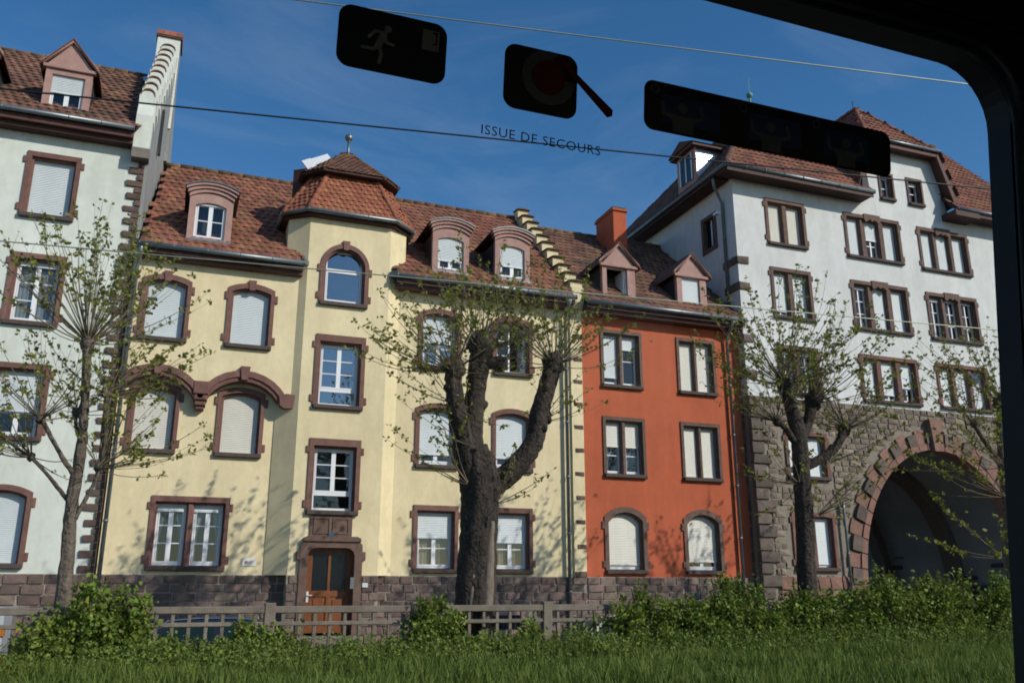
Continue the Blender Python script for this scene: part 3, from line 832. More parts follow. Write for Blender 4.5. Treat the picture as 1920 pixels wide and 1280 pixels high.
# ================================================================== YELLOW HOUSE
YH = empty('yellow_house', (4.5, 25.0, 0.0), 'pale yellow house with round stair turret, ball finial and twin relief arches', 'house')
def yellow_house():
    H = YH; hl = []; hu = []; hr = []; ht = []
    YU, YL, YT, YR = 24.85, 25.15, 24.70, 25.00
    kw = dict(stone='red_sandstone', sw=.155, tw=.2)
    hu.append(window(H, YU, [(-1.22, -.25)], 8.33, 9.93, rise=.13, sh=(1,), key=True, **kw))
    hu.append(window(H, YU, [(1.03, 2.0)], 8.33, 9.93, rise=.13, sh=(1,), key=True, **kw))
    hl.append(window(H, YL, [(-1.22, -.25)], 5.33, 6.96, rise=.13, sh=(1,), shm='shutter_cream', **kw))
    hl.append(window(H, YL, [(1.03, 1.98)], 5.33, 6.96, rise=.13, sh=(1,), shm='shutter_cream', **kw))
    hl.append(window(H, YL, [(-.39, .34), (.53, 1.27)], 2.32, 3.91, sh=(.10,), cur='pair', **kw))
    ht.append(window(H, YT, [(3.54, 4.64)], 9.82, 11.46, rise=.55, sh=(0,), leaves=1, rows=1, transom=10.87, key=True, stone='red_sandstone', sw=.17, tw=.19, n=18, gm='pane_sky'))
    ht.append(window(H, YT, [(3.54, 4.64)], 6.76, 8.56, sh=(0,), bottom=.34, stone='red_sandstone', sw=.17, tw=.25, gm='pane_sky'))
    ht.append(window(H, YT, [(3.54, 4.64)], 3.82, 5.54, sh=(0,), bottom=.34, stone='red_sandstone', sw=.17, tw=.25))
    hr.append(window(H, YR, [(6.62, 7.67)], 8.25, 9.86, rise=.14, sh=(.52,), rows=3, cur='lace', gm='pane_sky', **kw))
    hr.append(window(H, YR, [(9.02, 10.03)], 8.25, 9.86, rise=.14, sh=(0,), opened=True, **kw))
    hr.append(window(H, YR, [(6.60, 7.66)], 5.27, 6.90, rise=.14, sh=(.80,), rows=3, **kw))
    hr.append(window(H, YR, [(9.0, 10.02)], 5.27, 6.90, rise=.14, sh=(.80,), rows=3, **kw))
    hr.append(window(H, YR, [(6.62, 7.66)], 2.30, 3.88, sh=(.44,), rows=3, cur='cream', **kw))
    hr.append(window(H, YR, [(8.98, 10.0)], 2.30, 3.88, sh=(.50,), rows=3, cur='cream', **kw))
    # recessed lower wall, upper wall carried on two arches
    wall_mesh(rect_loop(-1.66, 3.05, 2.10, 7.70), hl, YL, YL + .33).build('lower_wall', 'plaster_yellow', H)
    def arcpts(cx, half, zs, zt, n=14):
        return arch_loop(cx - half, cx + half, 0, zs, zt, n)[1:-1]
    a1 = arcpts(-.73, .95, 6.72, 7.28); a2 = arcpts(1.51, .95, 6.72, 7.28)
    a1 = [p for p in a1 if p[0] > -1.62]
    base = [(-1.66, a1[0][1])] + a1 + a2 + [(2.84, 6.66), (3.0, 6.66)]
    wall_mesh(base + [(3.0, 10.80), (-1.66, 10.80)], hu, YU, YL - .004).build('upper_wall', 'plaster_yellow', H)
    for cx in (-.73, 1.51):
        for (t0, t1, pr) in ((.0, .12, .03), (.12, .29, .075)):
            ii = arcpts(cx, .95 + t0, 6.72, 7.28 + t0 - .005); oo = arcpts(cx, .95 + t1, 6.72, 7.28 + t1)
            if cx < 0: ii = [p for p in ii if p[0] > -1.64]; oo = [p for p in oo if p[0] > -1.64]
            MB().prism_y(ii + oo[::-1], YU - pr, YL - .006 if t0 == 0 else YU + .05).build('arch_band', 'red_sandstone', H)
        MB().prism_y([(cx - .085, 7.30), (cx + .085, 7.30), (cx + .13, 7.68), (cx - .13, 7.68)], YU - .12, YU + .05).build('keystone', 'red_sandstone', H)
    cb = MB().bevbox(.20, .60, YU - .10, YL - .005, 6.82, 7.18, .02).build('corbel', 'red_sandstone', H)
    MB().bevbox(.22, .58, YU - .07, YL - .005, 6.66, 6.815, .03).build('corbel_stone', 'red_sandstone', cb)
    MB().bevbox(.25, .55, YU - .01, YL - .005, 6.52, 6.655, .03).build('corbel_stone', 'red_sandstone', cb)
    MB().bevbox(.28, .52, YU + .06, YL - .005, 6.42, 6.515, .03).build('corbel_stone', 'red_sandstone', cb)
    cb = MB().prism_y([(2.50, 6.66), (2.62, 6.58), (2.86, 6.60), (2.90, 6.98), (2.66, 7.0), (2.47, 6.92)], YU - .10, YL - .005).build('corbel', 'red_sandstone', H)
    # right wall
    wall_mesh(rect_loop(5.36, 11.52, 2.10, 10.80), hr, YR, YR + .33).build('right_wall', 'plaster_yellow', H)
    # turret shaft
    tz = 12.46
    door_hole = [(3.50, -.12), (3.50, 2.84), (4.76, 2.84), (4.76, -.12)]
    wall_mesh([(3.0, 2.10), (3.40, 2.10), (3.40, 3.05), (4.86, 3.05), (4.86, 2.10), (5.43, 2.10), (5.43, tz), (3.0, tz)], ht, YT, YT + .33).build('turret_wall', 'plaster_yellow', H)
    for (xa, xb) in ((3.0, 2.42), (5.43, 6.01)):
        sg = 1 if xb > xa else -1
        poly = [(xa, YT), (xb, YT + .42), (xb, 28.0), (xa, 28.0)]
        if sg < 0: poly = poly[::-1]
        MB().prism_z(poly, 2.10, tz).build('turret_wall', 'plaster_yellow', H)
    # turret cornice, gutter and roof
    def rg(yf, xl, xr, xl2, xr2, ym, yb, z): return [(xl, yf, z), (xr, yf, z), (xr2, ym, z), (xr2, yb, z), (xl2, yb, z), (xl2, ym, z)]
    G = rg(24.43, 2.89, 5.54, 2.20, 6.23, 25.12, 28.2, 12.52); S_ = rg(25.18, 3.50, 5.02, 3.12, 5.40, 25.56, 27.3, 14.10)
    MB().prism_z([(p[0], p[1]) for p in rg(24.53, 2.93, 5.5, 2.28, 6.15, 25.17, 28.1, 0)], 12.38, 12.47).build('turret_cornice', 'eave_wood', H)
    gutter(H, [G[5], G[0], G[1], G[2]], .07)
    MB().tube([G[4], G[5]], .07, 10).build('gutter', 'zinc', H, smooth=True); MB().tube([G[2], G[3]], .07, 10).build('gutter', 'zinc', H, smooth=True)
    G = [(x, y, 12.56) for x, y, z in G]
    for i in (0, 1, 2, 4, 5, 3):
        j = (i + 1) % 6
        if i == 3: continue
        ro = roof(H, [G[i], G[j], S_[j], S_[i]], 'roof_tile_new' if i in (0, 1, 5) else 'roof_tile', tw=.19, tl=.20 if i == 0 else .21, limit=130, name='turret_roof')
        if i in (5, 0, 1): ridge_tiles(ro, Vector(G[j]) + Vector((0, 0, .04)), Vector(S_[j]) + Vector((0, 0, .04)), 'roof_tile_new', .085, .30, 'hip_tile')
        if i == 5: ridge_tiles(ro, Vector(G[i]) + Vector((0, 0, .04)), Vector(S_[i]) + Vector((0, 0, .04)), 'roof_tile_new', .085, .30, 'hip_tile')
    # pale flashing strip under the cap
    MB().box(3.47, 5.05, 25.10, 25.2, 14.07, 14.13).build('flashing', 'zinc_bright', H)
    dk = rg(25.22, 3.52, 5.0, 3.14, 5.38, 25.6, 27.3, 0)
    MB().prism_z([(p[0], p[1]) for p in dk], 14.08, 14.30).build('turret_neck', 'slate_dark', H)
    C_ = rg(24.86, 3.30, 5.22, 2.74, 5.78, 25.42, 27.6, 14.13)
    MB().prism_z([(p[0], p[1]) for p in C_], 14.05, 14.12).build('cap_eave', 'eave_wood', H)
    A0, A1 = (4.05, 26.3, 15.42), (4.45, 26.3, 15.42)
    ap = {0: (A0, A1), 1: (A1,), 2: (A1,), 3: (A1, A0), 4: (A0,), 5: (A0,)}
    for i in range(6):
        j = (i + 1) % 6
        pts = [C_[i], C_[j]] + list(ap[i][::-1])
        rr = roof(H, pts, 'roof_tile_old', tw=.17, tl=.17, limit=60, name='cap_roof')
        if i in (5, 0, 1): ridge_tiles(rr, C_[j], A1 if i in (0, 1) else A0, 'ridge_tile_mossy', .07, .25, 'hip_tile')
    MB().tube([(4.0, 26.3, 15.40), (4.5, 26.3, 15.40)], .09, 8).build('cap_ridge', 'ridge_tile_mossy', H, smooth=True)
    fz = MB(); fz.lathe([(.10, 15.35), (.07, 15.45), (.045, 15.50), (.04, 15.92), (.07, 15.94), (.05, 15.97)], (4.25, 26.3, 0), 14)
    fz.lathe([(.001, 15.92)] + [(.135 * math.sin(math.pi * k / 10), 16.06 - .135 * math.cos(math.pi * k / 10)) for k in range(1, 10)] + [(.001, 16.195)], (4.25, 26.3, 0), 18)
    fz.build('finial', 'zinc', H, smooth=True)
    # bright metal skylight hatch behind the turret cap, catching the sun
    for (c, w, l) in (((2.95, 25.55, 14.50), .40, .34), ((3.32, 25.95, 14.92), .26, .75)):
        c = Vector(c); ux = Vector((.80, .25, .54)).normalized(); nn = Vector((.55, -.62, .55)); nn = (nn - ux * nn.dot(ux)).normalized(); vx = nn.cross(ux)
        vs = [c + ux * a * l / 2 + vx * b_ * w / 2 + nn * h for h in (-.02, .02) for a, b_ in ((-1, -1), (1, -1), (1, 1), (-1, 1))]
        MB().add(vs, [(3, 2, 1, 0), (4, 5, 6, 7), (0, 1, 5, 4), (1, 2, 6, 5), (2, 3, 7, 6), (3, 0, 4, 7)]).build('metal_hatch', 'metal_white', H)
    MB().prism_z([(2.55, 26.2), (3.1, 25.8), (3.3, 26.6), (2.8, 26.9)], 13.0, 14.55).build('hatch_chimney', 'eave_wood', H)
    # main roof
    e_y, e_z = 24.43, 10.84; sl = (15.84 - e_z) / (30 - e_y)
    ym_ = 25.3; zm_ = e_z + sl * (ym_ - e_y)
    rf = roof(H, [(-1.55, e_y, e_z), (2.84, e_y, e_z), (2.84, 30, 15.84), (-1.30, 30, 15.84)], 'roof_tile', limit=190)
    roof(H, [(5.64, e_y, e_z), (11.5, e_y, e_z), (11.5, 30, 15.84), (5.64, 30, 15.84)], 'roof_tile', limit=110)
    roof(H, [(2.845, ym_, zm_), (5.635, ym_, zm_), (5.635, 30, 15.84), (2.845, 30, 15.84)], 'roof_tile', limit=0)
    ridge_tiles(rf, (-1.35, 30, 15.88), (11.5, 30, 15.88))
    MB().add([(-1.6, 30, 15.8), (11.5, 30, 15.8), (11.5, 35.6, 10.8), (-1.6, 35.6, 10.8)], [(0, 1, 2, 3)]).build('rear_roof', 'roof_tile', H)
    for (xa, xb) in ((-1.55, 2.86), (5.62, 11.5)):
        gutter(H, [(xa, 24.40, 10.79), (xb, 24.40, 10.79)])
        MB().box(xa, xb, 24.48, 25.02, 10.60, 10.73).build('eave_board', 'eave_wood', H)  # board darkened, shadow under the eave put into its colour
        MB().box(xa, xb, 24.62, 25.01, 10.50, 10.597).build('eave_moulding', 'fascia_brown', H)
    # lead aprons where the gutters stop against the turret
    MB().prism_z([(2.86, 24.40), (3.02, 24.62), (2.50, 25.25), (2.25, 25.15)], 10.80, 10.95).build('lead_apron', 'zinc', H)
    MB().prism_z([(5.62, 24.40), (6.15, 25.15), (5.95, 25.3), (5.42, 24.66)], 10.80, 10.95).build('lead_apron', 'zinc', H)
    for (cx, sh, rows, bt) in ((.20, .04, 2, 0), (7.42, .70, 2, 0), (9.50, .62, 2, 0)):
        dormer(H, 24.93, cx - .60, cx + .60, 11.24, 12.60, (cx - .42, cx + .42, 11.36, 12.46), 'seg', sl, sh=sh, rows=rows, oprise=.10)
    # plinth stones
    cells = courses(-1.66, 3.0, -.12, 2.10, .232, .45, random.Random(5))
    pl = MB().box(-1.70, 3.0, 25.12, 25.5, -.3, 2.10).build('plinth', 'mortar', H)
    masonry(pl, 'stone', 'socle_stone', cells, 25.12, lambda x, z, c: z < .2, depth=.06)
    pr_ = MB().box(5.40, 11.90, 24.965, 25.4, -.3, 2.10).build('plinth', 'mortar', H)
    bw = (8.85, 9.98, .48, 1.18)
    masonry(pr_, 'stone', 'socle_stone', courses(5.42, 11.9, -.12, 2.10, .232, .45, random.Random(6)), 24.965, lambda x, z, c: c[1] > bw[0] and c[0] < bw[1] and c[3] > bw[2] and c[2] < bw[3], depth=.06)
    pt = MB().box(2.98, 3.42, 24.665, 25.4, -.3, 2.10).box(4.84, 5.45, 24.665, 25.4, -.3, 2.10).build('plinth', 'mortar', H)
    masonry(pt, 'stone', 'socle_stone', courses(2.97, 3.27, -.12, 2.10, .232, .34, random.Random(8)) + courses(4.99, 5.46, -.12, 2.10, .232, .40, random.Random(9)), 24.66, lambda x, z, c: False, depth=.06)
    # cellar window
    cw = wall_mesh(rect_loop(*bw), [rect_loop(9.06, 9.78, .62, 1.02)], 24.90, 25.0).build('cellar_window', 'pink_sandstone', H)
    MB().box(9.05, 9.79, 24.955, 24.963, .6, 1.03).build('pane', 'door_glass', cw)
    for k in range(5): MB().tube([(9.14 + k * .14, 24.93, .62), (9.14 + k * .14, 24.93, 1.02)], .012, 6).build('window_bar', 'slate_dark', cw)
    # door
    d = MB(); dx0, dx1, dz0, dz1 = 3.50, 4.76, .62, 2.82; dy = 24.86
    hx = (dx0 + dx1) / 2
    d.box(dx0, dx0 + .17, dy, dy + .08, dz0, dz1); d.box(dx1 - .17, dx1, dy, dy + .08, dz0, dz1)
    d.box(dx0 + .17, dx1 - .17, dy, dy + .08, dz1 - .12, dz1); d.box(dx0 + .17, dx1 - .17, dy, dy + .08, 1.55, 1.70); d.box(dx0 + .17, dx1 - .17, dy, dy + .08, dz0, dz0 + .16)
    d.box(hx - .05, hx + .05, dy - .002, dy + .078, dz0 + .16, 1.55); d.box(hx - .035, hx + .035, dy - .002, dy + .078, 1.70, dz1 - .12)
    d.box(dx0 + .17, hx - .05, dy + .03, dy + .07, dz0 + .16, 1.55); d.box(hx + .05, dx1 - .17, dy + .03, dy + .07, dz0 + .16, 1.55)
    do = d.build('door', 'door_wood', H, label='varnished brown wooden door with two dark glass panels')
    for (a, c) in ((dx0 + .17, hx - .05), (hx + .05, dx1 - .17)):
        MB().bevbox(a + .06, c - .06, dy + .008, dy + .04, dz0 + .24, 1.47, .02).build('door_panel', 'door_wood', do)
    for (a, c) in ((dx0 + .17, hx - .035), (hx + .035, dx1 - .17)):
        MB().box(a, c, dy + .035, dy + .05, 1.70, dz1 - .12).build('door_pane', 'door_glass', do)
    h = MB().bevbox(dx0 + .045, dx0 + .11, dy - .012, dy, 1.40, 1.68, .004); h.tube([(dx0 + .08, dy - .01, 1.58), (dx0 + .08, dy - .055, 1.58), (dx0 + .20, dy - .055, 1.58)], .013, 8)
    h.build('door_handle', 'metal_white', do)
    MB().box(dx0 - .02, dx1 + .02, dy + .08, dy + .12, dz0 - .02, dz1 + .04).build('door_backing', 'room_dark', do)
    # stone surround with moulded head, relief panels above
    lp = [(3.50, .10), (3.50, 2.62), (3.54, 2.72), (3.64, 2.80), (3.76, 2.82), (4.50, 2.82), (4.62, 2.80), (4.72, 2.72), (4.76, 2.62), (4.76, .10)]
    lo = [(3.29, .10), (3.29, 2.72), (3.30, 2.90), (3.40, 3.02), (3.54, 3.06), (4.72, 3.06), (4.86, 3.02), (4.96, 2.90), (4.97, 2.72), (4.97, .10)]
    s_ = MB(); ring(s_, lp, lo, 24.60); sleeve(s_, lo, 24.60, 24.76); sleeve(s_, lp[::-1], 24.60, 24.87)
    ds = s_.build('door_surround', 'brown_sandstone', H)
    lp2 = [(x + (.07 if x < hx else -.07) * 0, z) for x, z in lp]
    MB().bevbox(3.20, 3.30, 24.61, 24.75, 2.50, 2.72, .01).bevbox(4.96, 5.06, 24.61, 24.75, 2.50, 2.72, .01).build('surround_ear', 'brown_sandstone', ds)
    MB().prism_y([(3.34, 2.985), (4.92, 2.985), (4.90, 3.075), (4.80, 3.12), (3.46, 3.12), (3.36, 3.075)], 24.545, 24.72).build('door_hood', 'brown_sandstone', ds)
    pb = MB().box(3.52, 4.66, 24.655, 24.72, 3.10, 3.70).build('relief_panel', 'brown_sandstone', H)
    for (a, c) in ((3.64, 4.02), (4.16, 4.54)):
        q = MB(); I_ = rect_loop(a, c, 3.22, 3.58); O_ = rect_loop(a - .035, c + .035, 3.185, 3.615)
        ring(q, I_, O_, 24.632); sleeve(q, O_, 24.632, 24.656); sleeve(q, I_[::-1], 24.632, 24.65); q.build('panel_frame', 'brown_sandstone', pb)
    np_ = MB().box(4.02, 4.17, 24.615, 24.63, 3.13, 3.23).build('number_plate', 'enamel_blue', pb)
    MB().box(4.66, 4.76, 24.55, 24.598, 1.75, 2.05).build('intercom', 'zinc', ds)
    lb = MB().bevbox(4.99, 5.15, 24.58, 24.66, 1.78, 1.90, .01).build('letter_box', 'metal_white', H)
    for k in range(3):
        MB().bevbox(3.30 - .12 * k, 4.98 + .12 * k, 24.30 - .28 * k, 24.63 - .28 * k if k else 24.85, -.3, .55 - .22 * k, .02).build('door_step', 'step_stone', H)
    # house plaque
    pq = MB().box(1.85, 2.20, 25.125, 25.149, 2.34, 2.53).build('plaque', 'sign_white', H)
    MB().prism_y([(1.90, 2.44), (1.96, 2.47), (2.00, 2.45), (1.96, 2.42)], 25.120, 25.125).build('plaque_mark', 'sign_red', pq)
    MB().prism_y([(1.90, 2.40), (1.95, 2.42), (1.98, 2.40), (1.94, 2.385)], 25.120, 25.125).build('plaque_mark', 'sign_green', pq)
    MB().prism_y([(1.955, 2.435), (2.01, 2.46), (2.02, 2.43), (1.98, 2.415)], 25.118, 25.1195).build('plaque_mark', 'sign_yellow', pq)
    for k, (a, c) in enumerate(((2.04, 2.15), (2.03, 2.17), (2.06, 2.14))):
        MB().box(a, c, 25.120, 25.125, 2.45 - k * .032, 2.462 - k * .032).build('plaque_line', 'grey_print', pq)
    # party gable towards the red house with crow steps, and its front pilaster
    b = MB(); b.prism_x([(24.86, 10.3), (24.86, 11.1), (30.0, 16.0), (35.5, 10.8), (35.5, 10.3)], 11.50, 11.88)
    pg = b.build('gable_wall', 'plaster_yellow', H)
    gable_caps(pg, 11.48, 11.90, ((24.80, 11.05), (30.0, 16.05)), 11, 'plaster_yellow', 'ridge_tile_mossy', sh=.42)
    MB().box(11.50, 11.90, 24.93, 25.3, 2.10, 10.40).build('pilaster', 'plaster_yellow', H)
    MB().prism_x([(24.93, 10.40), (24.70, 10.75), (24.70, 11.25), (25.2, 11.25), (25.2, 10.40)], 11.48, 11.90).build('kneeler', 'plaster_yellow', H)
    z = 2.92; k = 0
    while z < 10.2:
        stone('quoin', 'dark_quoin', 11.60 - (.04 if k % 2 else 0), 11.905, 24.915, 25.05, z, z + .135, H); z += .735; k += 1
    stone('quoin', 'dark_quoin', 11.50, 11.91, 24.90, 25.05, 2.08, 2.26, H)
    # pipes
    downpipe(H, [(-1.50, 24.42, 10.72), (-1.50, 24.60, 10.50), (-1.56, 24.77, 10.2), (-1.56, 24.77, .0)])
    downpipe(H, [(11.30, 24.42, 10.72), (11.30, 24.60, 10.50), (11.30, 24.87, 10.2), (11.30, 24.87, -.05)])
    MB().box(-1.7, 11.9, 35.2, 35.5, -.3, 10.8).build('rear_wall', 'plaster_yellow', H)
yellow_house()

# ================================================================== RED HOUSE
RH = empty('red_house', (14.9, 25.0, 0.0), 'narrow orange red rendered house with two pedimented dormers and red chimney', 'house')
def red_house():
    H = RH; Y = 25.0; h = []
    kw = dict(stone='brown_sandstone', sw=.15, tw=.17, ears=False, mull=.2)
    A = [(12.75, 13.27), (13.46, 13.98)]; B = [(15.62, 16.14), (16.32, 16.84)]
    h.append(window(H, Y, A, 8.17, 9.85, sh=(.84, .25), leaves=1, rows=2, **kw))
    h.append(window(H, Y, B, 8.17, 9.85, sh=(.97, .97), shm='shutter_cream', leaves=1, rows=2, **kw))
    h.append(window(H, Y, A, 5.27, 6.93, sh=(.46, .46), leaves=1, rows=3, cur='tied', shm='shutter_cream', **kw))
    h.append(window(H, Y, B, 5.27, 6.93, sh=(.96, .96), shm='shutter_cream', leaves=1, rows=2, **kw))
    kw2 = dict(stone='brown_sandstone', sw=.18, tw=.22, rise=.28)
    h.append(window(H, Y, [(12.74, 13.86)], 2.32, 4.02, sh=(.90,), rows=3, shm='shutter_cream', ears=True, **kw2))
    h.append(window(H, Y, [(15.57, 16.67)], 2.32, 4.02, sh=(.83,), rows=3, shm='shutter_cream', ears=True, **kw2))
    wall_mesh(rect_loop(11.905, 18.02, 2.10, 10.74), h, Y, Y + .33).build('wall', 'plaster_red', H)
    pl = MB().box(11.91, 18.02, 24.975, 25.4, -.3, 2.10).build('plinth', 'mortar', H)
    masonry(pl, 'stone', 'socle_stone', courses(11.92, 17.98, -.12, 2.10, .232, .45, random.Random(16)), 24.975, lambda x, z, c: False, depth=.06)
    e_y, e_z = 24.43, 10.78; sl = (15.56 - e_z) / (30 - e_y)
    rf = roof(H, [(11.9, e_y, e_z), (18.0, e_y, e_z), (18.0, 30, 15.56), (11.9, 30, 15.56)], 'roof_tile_old')
    ridge_tiles(rf, (11.9, 30, 15.60), (18.0, 30, 15.60))
    MB().add([(11.9, 30, 15.5), (18.0, 30, 15.5), (18.0, 35.6, 10.7), (11.9, 35.6, 10.7)], [(0, 1, 2, 3)]).build('rear_roof', 'roof_tile_old', H)
    gutter(H, [(11.92, 24.40, 10.73), (17.96, 24.40, 10.73)])
    MB().box(11.92, 17.98, 24.48, 25.02, 10.55, 10.67).build('eave_board', 'eave_wood', H)  # darker wood tone carries the eave shadow in its colour
    MB().box(11.92, 17.98, 24.60, 25.01, 10.44, 10.547).build('eave_moulding', 'fascia_brown', H)
    dormer(H, 24.95, 12.74, 13.98, 11.12, 12.30, (12.90, 13.68, 11.18, 12.24), 'tri', sl, sh=0, apex=13.13, opened=True, roofmat='roof_tile_old', over=.13)
    dormer(H, 24.95, 15.62, 16.80, 11.12, 12.30, (15.82, 16.54, 11.18, 12.24), 'tri', sl, sh=1.0, apex=13.13, roofmat='roof_tile_old', over=.13)
    c = MB().box(14.95, 15.52, 28.2, 29.7, 13.8, 16.0).build('chimney', 'plaster_red', H)
    MB().box(14.90, 15.57, 28.14, 29.76, 16.0, 16.09).build('chimney_cap', 'plaster_red', c)
    for k in range(4): MB().box(14.93 + .155 * k, 15.06 + .155 * k, 28.18, 29.72, 16.092, 16.16).build('cap_tile', 'sill_stone', c)
    downpipe(H, [(17.46, 24.42, 10.66), (17.46, 24.62, 10.45), (17.46, 24.88, 10.15), (17.46, 24.88, -.05)])
    MB().box(11.9, 18.0, 35.2, 35.5, -.3, 10.7).build('rear_wall', 'plaster_red', H)
red_house()

# ================================================================== TOWER HOUSE WITH THE GATEWAY
TH = empty('gate_house', (26.0, 24.65, 0.0), 'tall white house over sandstone base with wide archway at the right', 'house')
AX, AZ, AA, AB = 26.02, 1.90, 3.80, 4.78       # gateway arch: centre, springing height, half width, rise
def gate_house():
    H = TH; Y = 24.65; h = []; hs = []
    A = [(19.52, 20.10), (20.38, 20.97)]; B = [(23.14, 23.74), (24.04, 24.64), (24.94, 25.53)]; C = [(26.78, 27.37), (27.62, 28.21), (28.46, 29.05)]
    kw = dict(stone='brown_sandstone', sw=.17, tw=.19, leaves=2, rows=3)
    h.append(window(H, Y, A, 13.97, 15.52, sh=(.93, .93), shm='shutter_cream', **kw))
    h.append(window(H, Y, B, 13.97, 15.52, sh=(1, .48, 1), ogee=True, **kw))
    h.append(window(H, Y, C, 13.93, 15.47, sh=(1, 1, .97), ogee=True, **kw))
    h.append(window(H, Y, A, 11.16, 12.80, sh=(.86, .95), **kw))
    h.append(window(H, Y, B, 11.10, 12.76, sh=(.05, .94, .94), ogee=True, **kw))
    h.append(window(H, Y, C, 11.08, 12.72, sh=(.06, .04, .04), ogee=True, **kw))
    h.append(window(H, Y, A, 8.40, 9.88, sh=(.05, .05), **kw))
    kr = dict(kw); kr['stone'] = 'red_sandstone'
    h.append(window(H, Y, B, 8.38, 9.87, sh=(.83, .82, .60), **kr))
    h.append(window(H, Y, C, 8.38, 9.87, sh=(1, 1, 1), blue=True, **kr))
    at_ = dict(stone='brown_sandstone', sw=.13, tw=.14, ears=False, leaves=1, rows=2)
    h.append(window(H, Y, [(25.07, 25.57)], 16.66, 17.62, sh=(.05,), cur='lace', **at_))
    h.append(window(H, Y, [(26.50, 27.06)], 16.66, 17.62, sh=(.12,), **at_))
    # white wall with the attic gable
    gx0, gx1 = 23.66, 28.44
    outline = [(18.0, 8.13), (33.0, 8.13), (33.0, 16.45), (gx1, 16.45), (27.76, 18.86), (24.34, 18.86), (gx0, 16.45), (18.0, 16.45)]
    wall_mesh(outline, h, Y, Y + .36).build('wall', 'plaster_tower', H)
    # sandstone storeys with the archway
    hs.append(window(H, Y, A, 5.46, 6.80, sh=(.74, 1), **kr))
    hs.append(window(H, Y, A, 2.44, 4.05, sh=(.92, .92), **kr))
    arc = [(AX + AA * math.cos(t), AZ + AB * math.sin(t)) for t in [math.pi * (1 - k / 28) for k in range(29)]]
    outl = [(18.0, -.3), (AX - AA, -.3)] + arc + [(AX + AA, -.3), (33.0, -.3), (33.0, 8.13), (18.0, 8.13)]
    sw_ = wall_mesh(outl, hs, Y + .012, Y + .40).build('stone_wall', 'rubble_mortar', H)
    wins = [(19.30, 21.20, 5.2, 7.05), (19.30, 21.20, 2.2, 4.3)]
    def skip(x, z, c):
        if c[0] < 18.75 and False: return True
        for w in wins:
            if c[1] > w[0] and c[0] < w[1] and c[3] > w[2] and c[2] < w[3]: return True
        for (px, pz) in ((c[0], c[2]), (c[1], c[2]), (x, z), (c[0], c[3]), (c[1], c[3])):
            dx, dz = (px - AX) / (AA + .70), (pz - AZ) / (AB + .70)
            if (pz < AZ and abs(dx) < 1) or dx * dx + dz * dz < 1: return True
        return False
    cells = courses(18.60, 30.6, .55, 8.13, .205, .34, random.Random(21), .5)
    masonry(sw_, 'stone', 'rubble_stone', cells, Y + .012, skip, gap=.014, depth=.10, out=(.008, .035), key=lambda c: (c[0] > 22.5, -c[2] * .2 + c[0]))
    for i in range(7):
        a = 18.68 + i * .50
        stone('base_stone', 'arch_sandstone', a + .01, a + .49, Y - .05, Y + .2, 1.72, 2.16, sw_); stone('base_stone', 'arch_sandstone', a - .2 if i else a, a + .29, Y - .05, Y + .2, 1.26, 1.71, sw_)
    # rusticated corner stones, both faces of the corner
    z = .3; k = 0
    while z < 8.1:
        hgt = rnd.uniform(.36, .42); w = .74 if k % 2 == 0 else .50
        w += rnd.uniform(-.05, .06)
        stone('quoin', 'grey_quoin', 17.96, 18.0 + w, Y - .09, Y + .06, z + .008, min(z + hgt, 8.2) - .008, H)
        o = stone('quoin', 'grey_quoin', 0, 1, 0, 1, 0, 1, H)
        w2 = .35 if k % 2 == 0 else .70
        o.rotation_euler = (0, 0, -math.pi / 2); o.location = (17.93, Y + .30 + w2, z + .008); o.scale = (w2, .2, hgt - .016)
        z += hgt; k += 1
    for zz in (8.75, 10.02, 11.95, 12.93):
        stone('quoin', 'grey_quoin', 17.95, 18.46, Y - .05, Y + .3, zz, zz + .30, H)
        o = stone('quoin', 'grey_quoin', 0, 1, 0, 1, 0, 1, H); o.rotation_euler = (0, 0, -math.pi / 2); o.location = (17.95, Y + .85, zz); o.scale = (.55, .2, .30)
    # archivolt: moulded ring and voussoirs
    def el(t, o_): return (AX + (AA + o_) * math.cos(t), AZ + (AB + o_) * math.sin(t))
    N = 30
    for k in range(N):
        t0, t1 = math.pi * k / N + .004, math.pi * (k + 1) / N - .004
        tm = (t0 + t1) / 2
        inn = [el(t0, -.02), el(tm, -.02), el(t1, -.02)]; mid = [el(t1, .22), el(tm, .22), el(t0, .22)]
        MB().prism_y((inn + mid)[::-1], Y - .10, Y + .42).build('arch_moulding', 'arch_sandstone', sw_)
        long_ = k % 2 == 0
        m2 = [el(t0, .225), el(tm, .225), el(t1, .225)]; o2 = [el(t1, .74 if long_ else .62), el(tm, .755 if long_ else .635), el(t0, .74 if long_ else .62)]
        MB().prism_y((m2 + o2)[::-1], Y - (.05 if long_ else .13), Y + .2).build('voussoir', 'arch_sandstone' if long_ else 'grey_quoin', sw_)
    MB().prism_y([(AX - .20, 6.60), (AX + .20, 6.60), (AX + .30, 7.78), (AX - .30, 7.78)], Y - .24, Y + .2).build('keystone', 'arch_sandstone', sw_)
    for sgn in (-1, 1):
        z = -.2
        while z < AZ - .05:
            hh = min(.5, AZ - z)
            xi, xo = AX + sgn * (AA - .02), AX + sgn * (AA + .22)
            MB().bevbox(min(xi, xo), max(xi, xo), Y - .10, Y + .42, z + .004, z + hh - .004, .02).build('jamb_stone', 'arch_sandstone', sw_)
            xi, xo = AX + sgn * (AA + .225), AX + sgn * (AA + .75)
            MB().bevbox(min(xi, xo), max(xi, xo), Y - .06, Y + .2, z + .004, z + hh - .004, .02).build('jamb_stone', 'grey_quoin', sw_)
            z += hh
    # passage behind the arch: side walls, vault and a stone rib
    ps = MB(); L = 30; y0, y1 = Y + .401, Y + 10.5
